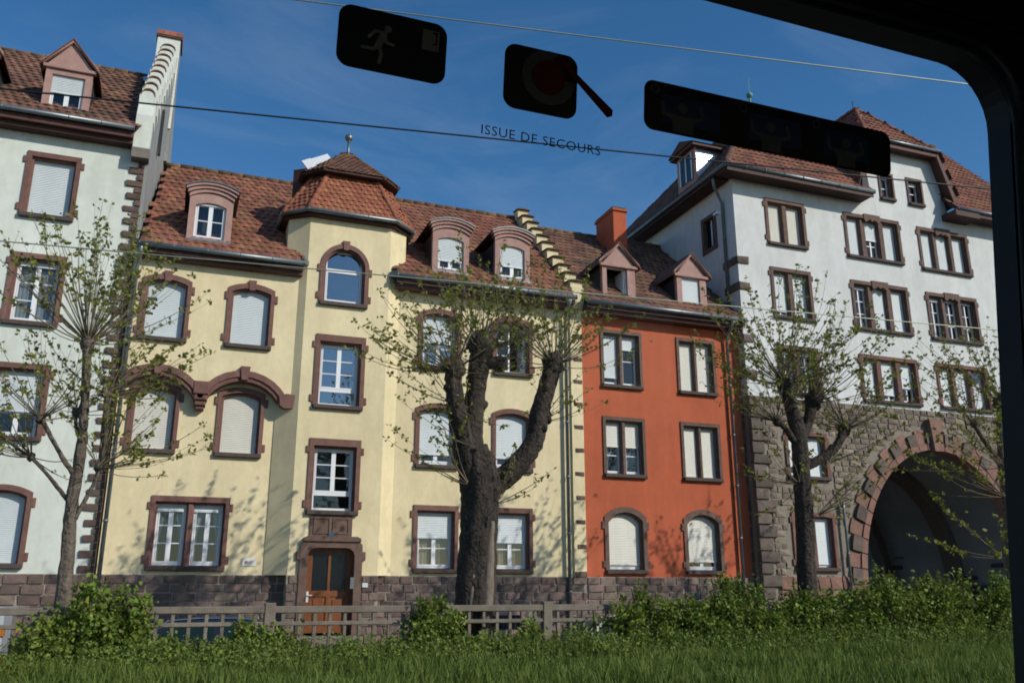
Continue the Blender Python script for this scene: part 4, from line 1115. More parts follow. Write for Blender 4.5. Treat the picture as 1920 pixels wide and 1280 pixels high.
    arc2 = [(AX - AA - .05, -.3)] + [(AX + (AA + .05) * math.cos(t), AZ + (AB + .05) * math.sin(t)) for t in [math.pi * (1 - k / L) for k in range(L + 1)]] + [(AX + AA + .05, -.3)]
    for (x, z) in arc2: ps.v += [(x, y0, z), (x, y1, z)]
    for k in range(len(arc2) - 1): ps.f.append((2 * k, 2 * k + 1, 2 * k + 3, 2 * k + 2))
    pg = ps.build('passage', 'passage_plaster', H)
    for yy in (27.6, 31.4):
        ri = [(AX - AA + .35, -.3)] + [(AX + (AA - .35) * math.cos(t), AZ + (AB - .35) * math.sin(t)) for t in [math.pi * (1 - k / L) for k in range(L + 1)]] + [(AX + AA - .35, -.3)]
        q = MB(); ring(q, ri, arc2, yy); q.f.pop(); ring(q, ri, arc2, yy + .6); q.f.pop(); sleeve(q, ri, yy, yy + .6); q.f.pop()
        q.build('vault_rib', 'sill_stone', pg)
    MB().box(AX + AA - .06, AX + AA + .06, y0 + .2, y1, -.3, 1.9).build('passage_dado', 'slate_dark', pg)
    for (yy, zz) in ((26.3, 3.15), (25.7, 2.55), (29.2, 3.2), (30.6, 3.05), (29.4, 2.1), (27.0, 2.1), (30.8, 2.6)):
        MB().box(AX + AA - .08, AX + AA + .06, yy, yy + .5, zz, zz + .16).build('wall_vent', 'slate_dark', pg)
    # left side wall
    sh_ = [(25.92, 14.10), (25.92, 15.28), (26.62, 15.28), (26.62, 14.10)]
    v, t, Lp = fill_holes([(25.012, 8.14), (25.052, 8.14), (25.052, -.3), (35.0, -.3), (35.0, 16.45), (25.012, 16.45)], [sh_])
    b = MB(); n = len(v)
    b.add([(18.0, y, z) for y, z in v] + [(18.3, y, z) for y, z in v], [tuple(f) for f in t] + [tuple(i + n for i in f[::-1]) for f in t] + [(lp[i], lp[(i + 1) % len(lp)], lp[(i + 1) % len(lp)] + n, lp[i] + n) for lp in Lp for i in range(len(lp))])
    sw2 = b.build('side_wall', 'plaster_tower', H)
    wf = MB()
    for (a, c, d, e) in ((25.78, 25.93, 13.96, 15.42), (26.61, 26.76, 13.96, 15.42), (25.93, 26.61, 13.96, 14.11), (25.93, 26.61, 15.27, 15.42)): wf.box(17.955, 18.2, a, c, d, e)
    wo = wf.build('side_window', 'brown_sandstone', H)
    MB().box(18.12, 18.16, 25.95, 26.6, 14.12, 15.26).build('pane', 'door_glass', wo)
    MB().box(18.10, 18.13, 26.24, 26.30, 14.12, 15.26).box(18.10, 18.128, 25.93, 25.98, 14.12, 15.26).build('window_frame', 'white_pvc', wo)
    downpipe(H, [(17.36, 24.9, 16.25), (17.5, 25.05, 16.0), (17.92, 25.25, 15.5), (17.92, 25.25, 11.2)])
    lm = MB().tube([(17.99, 25.35, 15.1), (17.8, 25.35, 15.1)], .02, 6); lm.box(17.66, 17.82, 25.22, 25.48, 15.05, 15.14); lm.build('wall_lamp', 'metal_white', H)
    # eaves
    EF, EZ = 23.95, 16.40; EX = 17.30
    def soffit(x0, x1): 
        MB().box(x0, x1, EF + .06, Y + .05, EZ - .16, EZ - .06).build('soffit', 'eave_wood', H)
        MB().box(x0, x1, EF + .02, EF + .058, EZ - .22, EZ - .02).build('fascia', 'eave_wood', H)  # fascia darkened too, painted-in shade below the roof edge
    soffit(EX + .06, 23.95); soffit(28.15, 33.0)
    MB().box(EX + .06, 18.05, EF + .9, 35.6, EZ - .165, EZ - .062).build('soffit', 'eave_wood', H)
    gutter(H, [(EX, 35.6, EZ), (EX, EF, EZ), (23.98, EF, EZ)], .08)
    gutter(H, [(28.18, EF, EZ), (33.0, EF, EZ)], .08)
    MB().prism_x([(EF - .02, EZ - .30), (EF - .02, EZ - .05), (Y + .05, EZ - .05), (Y + .05, EZ - .30)], 28.05, 29.3).build('eave_box', 'eave_wood', H)
    # main hip roof
    RZ = 22.85; RY = 29.35; hx = 22.75
    z0 = EZ + .05
    sg_ = (RZ - z0) / (RY - EF); ym_ = 25.1; zm_ = z0 + sg_ * (ym_ - EF)
    rf = roof(H, [(EX, EF, z0), (23.95, EF, z0), (23.95, RY, RZ), (hx, RY, RZ)], 'roof_tile_mid', limit=300)
    roof(H, [(28.15, EF, z0), (33.5, EF, z0), (33.5, RY, RZ), (28.15, RY, RZ)], 'roof_tile_mid', limit=150)
    roof(H, [(23.955, ym_, zm_), (28.145, ym_, zm_), (28.145, RY, RZ), (23.955, RY, RZ)], 'roof_tile_mid', limit=0)
    r2 = roof(H, [(EX, 34.8, z0), (EX, EF, z0), (hx, RY, RZ)], 'roof_tile_old', limit=200)
    MB().add([(33.5, 34.8, z0), (EX, 34.8, z0), (hx, RY, RZ), (33.5, RY, RZ)], [(0, 1, 2, 3)]).build('rear_roof', 'roof_tile_old', H)
    ridge_tiles(rf, (EX + .05, EF + .05, z0 + .06), (hx, RY, RZ + .04), 'roof_tile_old', .12, .42, 'hip_tile')
    ridge_tiles(rf, (hx, RY, RZ + .04), (33.5, RY, RZ + .04))
    fz = MB(); fz.lathe([(.12, 0), (.06, .15), (.05, .45)], (hx, RY, RZ), 12); fz.lathe([(.001, .42)] + [(.15 * math.sin(math.pi * k / 10), .56 - .15 * math.cos(math.pi * k / 10)) for k in range(1, 10)] + [(.02, .71), (.015, 1.5), (.001, 1.52)], (hx, RY, RZ), 14)
    fz.build('finial', 'copper_green', H, smooth=True)
    # cross gable: steep lower slopes, upper slopes, half hip in front
    JY, JZ, ay, az = 24.20, 18.95, 26.50, 21.80; cx = 26.05
    j0, j1 = cx - 1.82, cx + 1.82; k0, k1 = cx - 2.58, cx + 2.58; kz = 16.75
    back = 28.9
    roof(H, [(j0, JY, JZ), (j1, JY, JZ), (cx, ay, az)], 'roof_tile_mid', limit=120, name='half_hip_roof')
    for sg, ja, ka in ((1, j1, k1), (-1, j0, k0)):
        p = [(ja, JY, JZ), (ja, back, JZ), (cx, back, az), (cx, ay, az)]
        q = [(ka, JY, kz), (ka, back - 2.6, kz), (ja, back, JZ), (ja, JY, JZ)]
        if sg < 0: p = [p[1], p[0], p[3], p[2]]; q = [q[1], q[0], q[3], q[2]]
        ro = roof(H, p, 'roof_tile_mid', limit=60, name='cross_roof'); roof(H, q, 'roof_tile_mid', limit=60, name='cross_roof')
        ridge_tiles(ro, (ja, JY, JZ + .04), (cx, ay, az + .04), 'roof_tile_mid', .10, .4, 'hip_tile')
        # barge board and soffit of the verge
        MB().add([(ja, JY - .02, JZ + .02), (ka, JY - .02, kz), (ka - sg * .30, JY - .02, kz - .05), (ja - sg * .16, JY - .02, JZ - .24),
                  (ja, JY + .05, JZ + .02), (ka, JY + .05, kz), (ka - sg * .30, JY + .05, kz - .05), (ja - sg * .16, JY + .05, JZ - .24)],
                 [(0, 1, 2, 3), (7, 6, 5, 4), (0, 4, 5, 1), (1, 5, 6, 2), (2, 6, 7, 3), (3, 7, 4, 0)]).build('barge_board', 'fascia_brown', H)
        MB().add([(ja - sg * .10, JY + .05, JZ - .16), (ka - sg * .20, JY + .05, kz - .04), (ka - sg * .20, Y + .02, kz - .04), (ja - sg * .10, Y + .02, JZ - .16)], [(0, 1, 2, 3)]).build('verge_soffit', 'fascia_brown', H)
    MB().box(j0 + .1, j1 - .1, JY + .06, Y + .03, JZ - .20, JZ - .09).build('soffit', 'fascia_brown', H)
    MB().box(j0 + .02, j1 - .02, JY + .0, JY + .058, JZ - .26, JZ - .02).build('fascia', 'fascia_brown', H)
    gutter(H, [(j0 - .05, JY - .06, JZ - .01), (j1 + .05, JY - .06, JZ - .01)], .07)
    ridge_tiles(H, (cx, ay, az + .06), (cx, 29.0, az + .06), 'roof_tile_mid', .11, .42)
    for (ax_, ay_, h_) in ((26.9, 27.5, 1.0),): MB().tube([(ax_, ay_, 21.3), (ax_, ay_, 22.95)], .018, 6).tube([(ax_ - .03, ay_, 22.9), (ax_ + .03, ay_, 22.9)], .02, 6).build('antenna', 'wire_dark', H)
    MB().add([(23.50, 24.02, 16.50), (23.85, 24.02, 16.50), (24.25, 24.6, 18.9), (23.95, 25.0, 18.0)], [(0, 1, 2, 3)]).build('flashing', 'slate_dark', H)
    # dormer on the side slope
    d = MB().box(17.62, 20.0, 26.3, 27.5, 16.9, 18.25).build('side_dormer', 'zinc_bright', H)
    MB().box(17.56, 17.618, 26.24, 27.56, 16.75, 18.3).build('dormer_face', 'pink_sandstone', d)
    MB().box(17.53, 17.558, 26.45, 27.35, 17.0, 18.1).build('pane', 'door_glass', d)
    MB().box(17.515, 17.556, 26.87, 26.93, 17.0, 18.1).box(17.515, 17.5561, 26.45, 26.52, 17.0, 18.1).box(17.515, 17.5561, 27.28, 27.35, 17.0, 18.1).build('window_frame', 'white_pvc', d)
    MB().box(17.36, 20.6, 26.05, 27.75, 18.25, 18.36).build('dormer_eave', 'fascia_brown', d)
    dt = MB(); 
    for k in range(14):
        xx = 17.30 + k * .20
        dt.prism_x([(26.0, 18.365), (26.9, 18.75), (27.8, 18.365)], xx, xx + .185)
    dt.build('dormer_roof', 'ridge_tile_mossy', d)
    MB().add([(17.4, 33.2, 17.0), (17.75, 33.2, 17.55), (17.75, 33.5, 17.55), (17.4, 33.5, 17.0)], [(0, 1, 2, 3)]).build('flashing', 'zinc_bright', H)
    # rear and right closing walls
    MB().box(18.0, 22.1, 34.9, 35.2, -.3, 16.4).box(29.95, 33.0, 34.9, 35.2, -.3, 16.4).box(22.1, 29.95, 34.9, 35.2, 6.8, 16.4).build('rear_wall', 'plaster_tower', H)
    MB().box(33.0, 33.3, 24.65, 35.2, -.3, 16.45).build('right_wall', 'plaster_tower', H)
    # drain pipe beside the arch
    downpipe(H, [(21.45, 24.5, 4.6), (21.45, 24.5, 4.4), (21.45, 24.5, -.1)], .045)
gate_house()

#@@OBJECTS
# ================================================================== TREES
def leaf_quads(b, p, d, size, r, n=1):
    """small folded leaves around p"""
    for _ in range(n):
        a = Vector((r.uniform(-1, 1), r.uniform(-1, 1), r.uniform(-.7, .9))).normalized()
        c = Vector((r.uniform(-1, 1), r.uniform(-1, 1), r.uniform(-1, 1))).cross(a).normalized()
        s = size * r.uniform(.6, 1.25); q = p + a * s * .12 + Vector((r.uniform(-1, 1), r.uniform(-1, 1), r.uniform(-1, 1))) * size * .22
        nn = a.cross(c)
        k = len(b.v)
        b.v += [tuple(q), tuple(q + a * s * .5 + c * s * .42 + nn * s * .1), tuple(q + a * s * 1.05 - nn * s * .08), tuple(q + a * s * .5 - c * s * .42 + nn * s * .1)]
        b.f += [(k, k + 1, k + 2), (k, k + 2, k + 3)]
def limb(b, pts, rads, r, n=12, sub=5, jit=.10, wob=.008):
    """smooth tapering limb through control points"""
    P = [Vector(p) for p in pts]; out = []; ra = []
    for i in range(len(P) - 1):
        p0, p1, p2, p3 = P[max(i - 1, 0)], P[i], P[i + 1], P[min(i + 2, len(P) - 1)]
        for k in range(sub):
            t = k / sub
            q = .5 * ((2 * p1) + (p2 - p0) * t + (2 * p0 - 5 * p1 + 4 * p2 - p3) * t * t + (3 * p1 - p0 - 3 * p2 + p3) * t ** 3)
            out.append(q + Vector((r.uniform(-wob, wob), r.uniform(-wob, wob), 0))); ra.append((rads[i] + (rads[i + 1] - rads[i]) * t) * r.uniform(.97, 1.03))
    out.append(P[-1]); ra.append(rads[-1])
    k0 = len(b.v); b.tube(out, ra, n, jit * .45); ph = r.uniform(0, 6)
    for i, (c, q) in enumerate(zip(out, ra)):          # bark ridges and swellings
        for j in range(n):
            v = Vector(b.v[k0 + i * n + j]); t = 2 * math.pi * j / n
            f = 1 + .04 * math.sin(5 * t + ph + i * .10) + .035 * math.sin(9 * t - i * .16) + .022 * math.sin(i * .9 + 2 * t + ph)
            b.v[k0 + i * n + j] = tuple(c + (v - c) * f)
def knob(b, c, rad, r):
    """gnarled pollard head"""
    c = Vector(c); k = len(b.v); nu, nv = 12, 8
    for i in range(nv + 1):
        ph = math.pi * i / nv
        for j in range(nu):
            th = 2 * math.pi * j / nu
            q = rad * r.uniform(.72, 1.25)
            b.v.append((c.x + q * math.sin(ph) * math.cos(th), c.y + q * math.sin(ph) * math.sin(th), c.z + q * 1.1 * math.cos(ph)))
    for i in range(nv):
        for j in range(nu):
            b.f.append((k + i * nu + j, k + (i + 1) * nu + j, k + (i + 1) * nu + (j + 1) % nu, k + i * nu + (j + 1) % nu))
def shoots(bt, bl, c, n, length, r, up=.9, out=1.0, bias=(0, 0, 0), leaf=.085, dens=1.0, rad=.2, r0=.0105, leafstart=.34):
    """whips growing from a pollard head, leaves in tufts along them"""
    c = Vector(c)
    for _ in range(n):
        th = r.uniform(0, 2 * math.pi); el = r.betavariate(1.4, 1.45) * 1.8 - .40
        d = Vector((math.cos(th) * math.cos(el) * out, math.sin(th) * math.cos(el) * out, math.sin(el))) + Vector(bias)
        d.normalize(); p = c + d * rad * .7
        L = length * (.35 + .75 * r.random() ** .6); seg = 7; pts = [p]; dd = d.copy()
        for k in range(seg):
            dd = (dd + Vector((r.uniform(-.13, .13), r.uniform(-.13, .13), up * .15 * (1 - dd.z * .6) + r.uniform(-.05, .05)))).normalized()
            pts.append(pts[-1] + dd * L / seg)
        rs = r0 * r.uniform(.55, 1.5)
        bt.tube(pts, [rs * (1 - .75 * k / seg) for k in range(seg + 1)], 4, cap=False)
        # side twigs
        for k in range(2, seg + 1):
            if r.random() < .16:
                e = (dd + Vector((r.uniform(-1, 1), r.uniform(-1, 1), r.uniform(-.2, .8)))).normalized(); l2 = r.uniform(.12, .40)
                bt.tube([pts[k], pts[k] + e * l2], [rs * .45, rs * .2], 3, cap=False)
                leaf_quads(bl, pts[k] + e * l2, e, leaf, r, r.randint(1, 3))
        nl = int(L * 2.6 * dens)
        for k in range(nl):
            t = leafstart + (1 - leafstart) * r.random() ** .8
            i = min(int(t * seg), seg - 1); q = pts[i].lerp(pts[i + 1], t * seg - i)
            leaf_quads(bl, q, dd, leaf, r, r.randint(2, 5))
        leaf_quads(bl, pts[-1], dd, leaf, r, r.randint(2, 4))
def pollard(loc, label, trunk, heads, seed, barkm='bark', extra=None, wood=None, trunk_scale=.84, many=.62, knuckles=True, headscale=1.05):
    r = random.Random(seed)
    T = empty('pollarded_tree', loc, label, 'tree', 'pollarded street trees')
    b = MB()
    for pts, rads, n in trunk: limb(b, pts, [q * trunk_scale for q in rads], r, n * 2, 9)
    for c, rad, *_ in heads: knob(b, c, rad * headscale, r)
    for pts, rads, n in (trunk[1:] if knuckles else []):                      # old pruning knuckles along the arms
        for (p, q), ra in zip(zip(pts, pts[1:]), rads[1:]):
            for _ in range(2):
                c = Vector(p).lerp(Vector(q), r.random()); a_ = r.uniform(0, 6.28); knob(b, c + Vector((math.cos(a_), math.sin(a_), 0)) * ra * trunk_scale * .75, ra * r.uniform(.38, .6), r)
    b.build('trunk', barkm, T, smooth=True)
    if wood:
        q = MB()
        for pts, rads in wood: limb(q, pts, rads, r, 8, jit=.25)
        q.build('bare_wood_scar', 'bare_wood', T, smooth=True)
    bt, bl = MB(), MB()
    for c, rad, n, L, kw in heads: shoots(bt, bl, c, int(n * many), L, r, rad=rad, **kw)
    for c, n, L, kw in (extra or []): shoots(bt, bl, c, n, L, r, rad=.1, **kw)
    bt.build('twigs', 'twig', T, kind='stuff'); bl.build('leaves', 'spring_leaf', T, kind='stuff')
    return T
TY = 18.1
pollard((-1.69, TY, -0.30), 'slim pollarded tree with grey trunk in front of the white house corner',
        [([(-1.67, TY, -0.40), (-1.69, TY, 1.88), (-1.74, TY, 3.18), (-1.71, TY, 4.20), (-1.75, TY, 5.04), (-1.83, TY, 6.15)], [.21, .19, .165, .14, .12, .12], 12),
         ([(-1.73, TY, 3.69), (-2.04, TY - .1, 4.11), (-2.41, TY - .15, 4.71)], [.08, .06, .06], 8), ([(-1.73, TY, 3.18), (-2.18, TY + .1, 3.69), (-2.52, TY + .2, 4.04)], [.07, .05, .05], 8),
         ([(-1.71, TY, 2.81), (-1.49, TY - .1, 3.37), (-1.36, TY - .2, 3.88), (-1.39, TY - .2, 5.22)], [.07, .055, .05, .05], 8), ([(-1.72, TY, 4.30), (-1.86, TY + .2, 4.67), (-1.90, TY + .3, 4.95)], [.06, .05, .05], 8)],
        [((-1.83, TY, 6.26), .19, 85, 2.5, dict(out=.8, bias=(.05, 0, .35))), ((-2.43, TY - .15, 4.71), .11, 26, 1.7, dict(up=.7, bias=(-.4, 0, .1))), ((-2.54, TY + .2, 4.06), .10, 24, 1.6, dict(up=.6, bias=(-.5, 0, 0))),
         ((-1.39, TY - .2, 5.27), .12, 34, 1.9, dict(up=.6, bias=(.5, 0, .05))), ((-1.36, TY - .2, 3.88), .11, 30, 2.0, dict(up=.45, bias=(.6, 0, -.05))), ((-1.90, TY + .3, 4.95), .12, 24, 1.7, dict(up=.6))], 41, trunk_scale=.66, many=.95, knuckles=False, headscale=.72)
pollard((6.03, TY, -0.30), 'massive gnarled pollard with three thick arms before the yellow house',
        [([(6.01, TY, -0.50), (6.03, TY, 0.68), (6.06, TY, 1.97), (6.13, TY, 3.27), (6.13, TY, 4.02), (5.99, TY, 4.67)], [.60, .52, .475, .45, .50, .36], 18),
         ([(5.94, TY, 4.11), (5.66, TY - .12, 4.95), (5.49, TY - .2, 5.59), (5.44, TY - .2, 6.26)], [.33, .25, .23, .20], 12),
         ([(5.99, TY, 4.20), (5.96, TY + .1, 5.04), (6.08, TY + .15, 5.97), (6.18, TY + .1, 6.89)], [.34, .28, .26, .27], 12),
         ([(6.22, TY, 3.78), (6.78, TY - .1, 4.16), (7.29, TY - .2, 4.81), (7.47, TY - .25, 5.59), (7.76, TY - .3, 6.57)], [.33, .28, .25, .24, .21], 12),
         ([(6.13, TY + .1, 6.62), (6.45, TY, 6.60), (6.61, TY, 6.62)], [.14, .15, .12], 8)],
        [((5.44, TY - .2, 6.34), .24, 85, 2.2, dict(bias=(-.45, 0, .05), up=.7, dens=1.1)), ((6.18, TY + .1, 6.99), .32, 105, 2.3, dict(bias=(0, 0, .12), up=.8, dens=1.1)), ((7.78, TY - .3, 6.63), .24, 85, 2.3, dict(bias=(.15, 0, .1), up=.75, dens=1.1)),
         ((6.59, TY, 6.62), .16, 18, 1.3, dict()), ((5.49, TY - .2, 5.59), .10, 18, 1.6, dict(bias=(-.7, 0, 0), up=.5)), ((7.44, TY - .2, 5.32), .10, 18, 1.4, dict(bias=(.7, 0, .1), up=.6))], 42,
        extra=[((5.80, TY - .3, 3.83), 10, 1.9, dict(bias=(-1.1, 0, .05), up=.35)), ((6.40, TY - .3, 3.46), 10, 1.4, dict(bias=(1, 0, .15), up=.45)), ((5.85, TY - .3, 4.67), 10, 2.0, dict(bias=(-1, 0, .15), up=.45))],
        barkm='bark_dark', trunk_scale=.86, many=.66, wood=[([(6.20, TY - .34, .2), (6.20, TY - .345, 1.4), (6.24, TY - .325, 2.3), (6.32, TY - .30, 3.1)], [.10, .115, .11, .05]), ([(5.86, TY - .30, .8), (5.89, TY - .30, 1.7), (5.98, TY - .29, 2.6)], [.06, .07, .03])])
pollard((14.48, TY, -0.30), 'dark pollarded tree standing before the stone corner of the gate house',
        [([(14.46, TY, -0.40), (14.50, TY, 1.60), (14.61, TY, 3.46), (14.65, TY, 4.76), (14.63, TY, 5.69), (14.35, TY, 6.71)], [.36, .33, .31, .30, .28, .18], 14),
         ([(14.67, TY, 5.32), (15.04, TY + .1, 5.78), (15.27, TY + .1, 6.38)], [.22, .19, .20], 10), ([(14.71, TY, 4.67), (15.22, TY - .1, 4.90), (15.64, TY - .2, 5.22), (15.97, TY - .2, 5.69)], [.20, .17, .15, .16], 10),
         ([(14.57, TY, 5.22), (14.25, TY - .1, 5.55), (13.97, TY - .1, 5.78)], [.14, .11, .10], 8)],
        [((14.35, TY, 6.80), .22, 100, 2.8, dict(bias=(-.2, 0, .18), up=.75)), ((15.30, TY + .1, 6.43), .25, 85, 2.8, dict(bias=(.2, 0, .18), up=.75)), ((15.98, TY - .2, 5.69), .18, 70, 2.5, dict(bias=(.5, 0, .15), up=.7)), ((13.94, TY - .1, 5.78), .12, 42, 2.0, dict(bias=(-.6, 0, .15), up=.6))], 43,
        extra=[((14.76, TY - .3, 3.46), 14, 2.4, dict(bias=(.9, 0, -.1), up=.3)), ((15.32, TY - .2, 4.76), 12, 2.2, dict(bias=(.9, 0, -.1), up=.3)), ((14.29, TY - .3, 4.20), 12, 1.6, dict(bias=(-.8, 0, .05), up=.3))], barkm='bark_dark', trunk_scale=.68, many=.68, headscale=.9)
pollard((21.35, TY, -0.30), 'pollarded tree at the right edge with low branches over the archway',
        [([(21.21, TY, -0.40), (21.30, TY, 1.97), (21.49, TY, 3.83), (21.58, TY, 5.32), (21.81, TY, 6.80)], [.22, .20, .18, .16, .15], 12), ([(21.53, TY, 4.95), (20.98, TY - .1, 5.50), (20.61, TY - .1, 6.06)], [.10, .08, .08], 8)],
        [((21.81, TY, 6.89), .2, 70, 2.6, dict(bias=(-.15, 0, .3))), ((20.61, TY - .1, 6.15), .12, 34, 2.1, dict(bias=(-.4, 0, .2)))], 44,
        extra=[((21.26, TY - .2, 4.11), 16, 3.4, dict(bias=(-1.3, -.1, .18), up=.25, leaf=.11, r0=.015, leafstart=.6)), ((21.35, TY - .2, 4.95), 18, 3.4, dict(bias=(-1.2, -.1, .2), up=.3, leaf=.11, leafstart=.5)), ((20.79, TY - .2, 2.53), 8, 2.4, dict(bias=(-1.2, 0, .1), up=.3, leaf=.12, leafstart=.5))])

# ================================================================== CARS
def car(X, Y, L, W, hgt, z0, label, paint, flip=False, van=False, name='parked_car'):
    """L along x, nose towards +x unless flipped"""
    E_ = empty(name, (X, Y, z0), label, 'van' if van else 'car', 'vehicles parked in front of the houses')
    def fx(x): return X + (x if not flip else -x)
    h = hgt
    if van: low = [(-.50, .22), (-.51, .55), (-.505, .98), (.30, .98), (.36, .96), (.49, .78), (.51, .55), (.50, .22)]
    else: low = [(-.49, .24), (-.505, .45), (-.49, .66), (-.40, .70), (.12, .665), (.30, .64), (.44, .56), (.50, .44), (.495, .24)]
    low = [(x * L, z * h) for x, z in low]
    b = MB(); n = len(low)
    for (t, ins) in ((-.5, .06), (-.46, .0), (.46, .0), (.5, .06)):
        for x, z in low: b.v.append((fx(x * (1 - ins * .4)), Y + t * W, z0 + z - ins * (.4 if z > .5 * h else -.3)))
    for s in range(3):
        for i in range(n):
            j = (i + 1) % n; q = (s * n + i, s * n + j, (s + 1) * n + j, (s + 1) * n + i)
            b.f.append(q)
    b.f += [tuple(range(n)), tuple(range(4 * n - 1, 3 * n - 1, -1))]
    body = b.build('body', paint, E_, smooth=False)
    if not van:
        lo = [(-.46, .66), (.20, .655)]; g0 = [(-.455, .67), (-.36, .965), (-.22, 1.0), (-.02, .995), (.06, .965), (.23, .655)]
        g = MB(); m = len(g0)
        for (t, inn) in ((-.47, 0), (-.37, 1), (.37, 1), (.47, 0)):
            pass
        bot = [(x * L, z * h) for x, z in g0]
        for t in (-1, 1):
            for x, z in bot:
                k = (z / h - .66) / .34
                g.v.append((fx(x), Y + t * W * (.475 - .10 * k), z0 + z))
        g.f += [tuple(range(m)), tuple(range(2 * m - 1, m - 1, -1))] + [(i, (i + 1) % m, (i + 1) % m + m, i + m) for i in range(m)]
        g.build('cabin', paint, E_)
        for t in (-1, 1):
            for (xa, xb, xc, xd) in ((-.40, -.13, -.14, -.31), (-.105, .155, .025, -.11)):
                q = MB()
                for (x, z) in ((xa, .69), (xb, .69), (xc, .93), (xd, .93)):
                    k = (z - .66) / .34; q.v.append((fx(x * L), Y + t * (W * (.475 - .10 * k) + .008), z0 + z * h))
                q.f.append((0, 1, 2, 3)); q.build('side_window', 'car_glass', E_)
            q = MB(); pts = [(fx(x * L), Y + t * (W * (.475 - .10 * ((z - .66) / .34)) + .012), z0 + z * h) for x, z in ((-.44, .70), (-.345, .95), (-.21, .982), (-.02, .978), (.05, .955), (.21, .67))]
            q.tube(pts, .016, 6); q.build('roof_rail', 'chrome' if paint == 'car_dark' else 'tyre', E_, smooth=True)
            q = MB(); pts = [(fx(-.43 * L), Y + t * (W * .472 + .012), z0 + .675 * h), (fx(.18 * L), Y + t * (W * .472 + .012), z0 + .672 * h)]
            q.tube(pts, .010, 6); q.build('window_trim', 'chrome' if paint == 'car_dark' else 'tyre', E_)
            q = MB(); q.bevbox(fx(.15 * L) - .09, fx(.15 * L) + .09, Y + t * W * .5 - .05 + t * .09, Y + t * W * .5 + .05 + t * .09, z0 + .67 * h, z0 + .76 * h, .03); q.build('wing_mirror', paint, E_)
            MB().bevbox(fx(-.06 * L) - .09, fx(-.06 * L) + .09, Y + t * W * .502 - .012, Y + t * W * .502 + .012, z0 + .585 * h, z0 + .60 * h, .003).build('door_handle', 'chrome', E_)
        for (xa, za, xb, zb) in ((.215, .67, .075, .95), (-.445, .70, -.37, .94)):
            q = MB(); sg = 1 if xa > 0 else -1
            for (x, z, t) in ((xa, za, -.42), (xa, za, .42), (xb, zb, .36), (xb, zb, -.36)):
                q.v.append((fx((x + .006 * sg) * L), Y + t * W, z0 + z * h + .01))
            q.f.append((0, 1, 2, 3)); q.build('windscreen', 'car_glass', E_)
    else:
        for t in (-1, 1):
            q = MB(); q.v = [(fx(x * L), Y + t * (W * .5 + .004), z0 + z * h) for x, z in ((.06, .6), (.40, .6), (.33, .88), (.06, .90))]; q.f = [(0, 1, 2, 3)]; q.build('side_window', 'car_glass', E_)
        q = MB(); q.v = [(fx(x * L), Y + t * W, z0 + z * h) for x, z, t in ((.50, .76, -.42), (.50, .76, .42), (.375, .955, .38), (.375, .955, -.38))]; q.f = [(0, 1, 2, 3)]; q.build('windscreen', 'car_glass', E_)
    for t in (-1, 1):
        for wx in (-.31, .31):
            c = Vector((fx(wx * L), Y + t * (W * .5 - .09), z0 + .31))
            w = MB().tube([c - Vector((0, t * .11, 0)), c + Vector((0, t * .105, 0))], .31, 24).build('wheel', 'tyre', E_, smooth=False)
            MB().tube([c + Vector((0, t * .09, 0)), c + Vector((0, t * .112, 0))], .20, 16).build('rim', 'chrome', w)
        MB().bevbox(min(fx(.455 * L), fx(.497 * L)), max(fx(.455 * L), fx(.497 * L)), Y + t * W * .40 - .16, Y + t * W * .40 + .16, z0 + .42 * h, z0 + .51 * h, .02).build('headlight', 'lamp_clear', E_)
        MB().bevbox(min(fx(-.512 * L), fx(-.47 * L)), max(fx(-.512 * L), fx(-.47 * L)), Y + t * W * .41 - .14, Y + t * W * .41 + .14, z0 + (.30 if van else .46) * h, z0 + (.46 if van else .66) * h, .02).build('tail_light', 'lamp_red', E_)
        if van: MB().bevbox(min(fx(-.514 * L), fx(-.48 * L)), max(fx(-.514 * L), fx(-.48 * L)), Y + t * W * .45 - .07, Y + t * W * .45 + .07, z0 + .67 * h, z0 + .75 * h, .01).build('indicator', 'lamp_amber', E_)
    return E_
car(1.60, 20.75, 4.3, 1.74, 1.47, -.30, 'dark estate car with bright window trim parked before the brown door', 'car_dark')
car(11.35, 20.75, 4.1, 1.72, 1.42, -.30, 'silver beige hatchback parked behind the fence before the red house', 'car_silver')
car(-5.35, 20.8, 5.0, 1.9, 1.72, -.30, 'pale blue white van at the left edge of the picture', 'car_white', flip=True, van=True, name='parked_van')

# ================================================================== FENCE
FY = 17.55
FE = empty('concrete_fence', (6.0, FY, .25), 'weathered concrete paling fence with posts and two rails along the verge', 'fence')
def fence():
    post = MB().bevbox(-.10, .10, -.08, .08, 0, 1.22, .015).mesh('post', 'concrete_fence')
    pk = MB().bevbox(-.033, .033, -.03, .03, 0, .98, .008).mesh('picket', 'concrete_fence')
    x = -6.5; i = 0
    while x < 23.5:
        o = bpy.data.objects.new('post', post); link(o); adopt(o, FE); o.location = (x, FY, .25); o.rotation_euler = (R(rnd.uniform(-1, 1)), R(rnd.uniform(-.8, .8)), 0)
        MB().bevbox(x + .09, x + 2.70, FY - .055, FY + .055, 1.285, 1.41, .012).build('rail', 'concrete_fence', FE)
        MB().bevbox(x + .09, x + 2.70, FY - .05, FY + .05, 1.06, 1.135, .01).build('rail', 'concrete_fence', FE)
        for k in range(9):
            o = bpy.data.objects.new('picket', pk); link(o); adopt(o, FE); o.location = (x + .26 + k * .285, FY, .30); o.rotation_euler = (0, R(rnd.uniform(-1, 1)), 0)
        x += 2.785; i += 1
fence()

